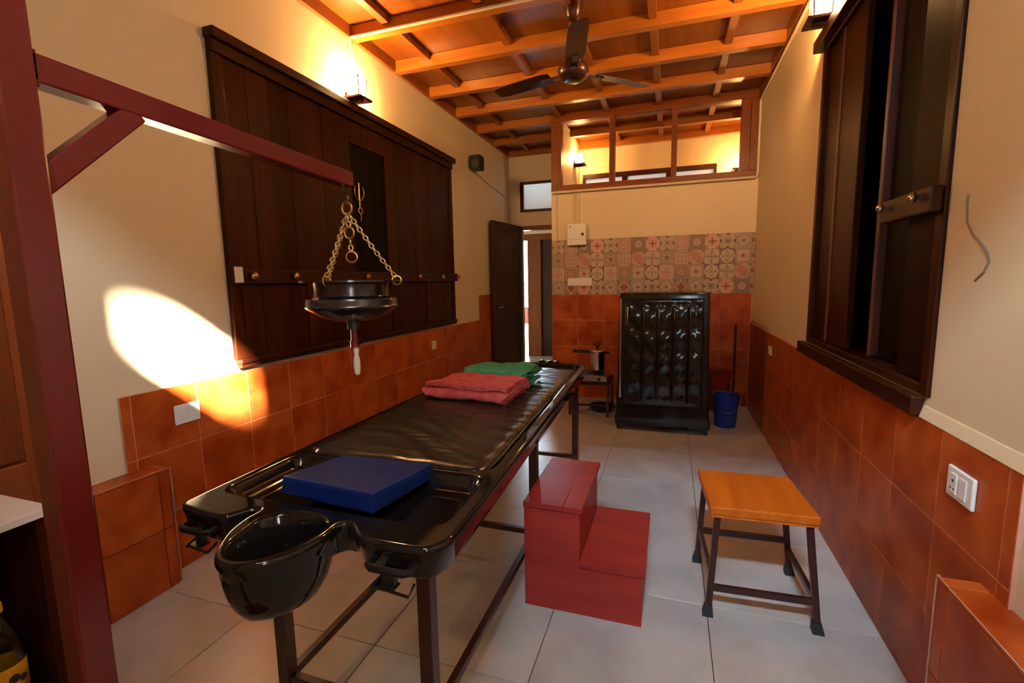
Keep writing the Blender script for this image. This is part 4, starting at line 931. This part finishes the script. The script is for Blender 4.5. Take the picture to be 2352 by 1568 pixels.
def bucket(name, c, h, r0, r1, mat, label):
    b = root(name, (c[0], c[1], 0), label, 'bucket'); P = (c[0], c[1], 0)
    MB().lathe(P, [(r0, 0), (r0 + .002, .006), (r1 - .004, h - .03), (r1 + .003, h - .028), (r1 + .004, h - .014), (r1 - .001, h - .012), (r1, h - .003), (r1 + .008, h), (r1 - .004, h), (r1 - .008, h - .03), (r0 - .004, .012), (.005, .010)], 36).build('body', mat, b, smooth=40)
    pts = [(c[0] + math.cos(t) * (r1 + .008), c[1] - math.sin(t) * .06 - .0, h - .03 - math.sin(t) * .11) for t in (math.pi * k / 14 for k in range(15))]
    pts = [(x, y - (r1 - .02) * math.sin(math.pi * i / 14), z) for i, (x, y, z) in enumerate(pts)]
    MB().tube(pts, .0025, 6).build('bail', 'steel', b, smooth=50)
    return b
bucket('bucket', (.500, 4.62), .300, .085, .116, 'bucketblue', 'blue plastic bucket on the floor beside the steam cabin')
bucket('bucket', (.475, 5.175), .425, .10, .13, 'bucketred', 'dark red plastic bucket behind the blue bucket')
pipe('drain_pipe', [(.645, YB - .030, .05), (.645, YB - .030, .86)], .010, 'thin brown pipe standing against the tiled partition near the corner', 'maroon')

# ------------------------------------------------------------------ counter, cupboard and bottle at the left edge
cp = root('wooden_cupboard', (-2.13, .62, 0), 'tall reddish wooden cupboard against the left wall behind the post', 'cupboard')
B(XL + .002, -2.155, .15, 0.972, 0, 2.30).build('carcass', 'cupboard', cp)
B(XL + .002, -2.155, 0.972, 1.095, .56, 2.30).build('side_board', 'cupboard', cp, .003)
for y0_, y1_ in ((.16, .555), (.56, .965)):
    dq = B(-2.154, -2.134, y0_, y1_, .765, 2.27).build('door', 'cupboard', cp, .004)
    B(-2.1335, -2.127, y0_ + .07, y1_ - .07, .86, 2.16).build('door_panel', 'cupboard', dq, .004)
B(-2.154, -2.125, .16, 0.965, .60, .755).build('drawer_front', 'cupboard', cp, .004)
ct = root('open_counter', (-1.86, .5, 0), 'dark open counter with a white top left of the red post', 'counter')
B(-2.095, -1.635, .10, .782, .728, .752).build('top', 'counter', ct, .003)
B(-2.09, -1.65, .745, .770, 0, .7275).build('side_panel', 'dark', ct); B(-2.09, -1.65, .11, .135, 0, .7275).build('side_panel', 'dark', ct)
B(-2.09, -2.075, .136, .744, 0, .7275).build('back_panel', 'dark', ct); B(-2.074, -1.65, .136, .744, .19, .21).build('shelf', 'dark_h', ct)
bx_, by_, bz_ = -1.705, .66, .211
bt = root('oil_bottle', (bx_, by_, bz_), 'clear plastic bottle with yellow cap and yellow label under the counter', 'bottle')
M['bottleglass'] = glass('clear_bottle', (.82, .80, .80), .02)
MB().lathe((bx_, by_, bz_), [(.030, 0), (.042, .004), (.045, .02), (.045, .17), (.043, .19), (.036, .215), (.022, .245), (.0135, .262), (.0125, .285)], 28).build('body', 'bottleglass', bt, smooth=45)
MB().lathe((bx_, by_, bz_), [(.040, .004), (.0435, .02), (.0435, .07), (.001, .071)], 28).build('oil', 'wick', bt, smooth=45)
MB().lathe((bx_, by_, bz_), [(.0455, .055), (.0458, .056), (.0458, .135), (.0455, .136)], 28, cap0=False, cap1=False).build('label_band', 'yellow', bt, smooth=45)
for a_, zz, rd in ((20, .10, .012), (-15, .085, .010), (45, .09, .010)):
    t = math.radians(a_ - 20); MB().cyl((bx_ + .0455 * math.cos(t), by_ + .0455 * math.sin(t), bz_ + zz), (bx_ + .0466 * math.cos(t), by_ + .0466 * math.sin(t), bz_ + zz), rd, n=14).build('label_print', 'bronze', bt)
MB().lathe((bx_, by_, bz_), [(.0165, .283), (.0165, .305), (.015, .307)], 20).build('cap', 'yellow', bt, smooth=40)
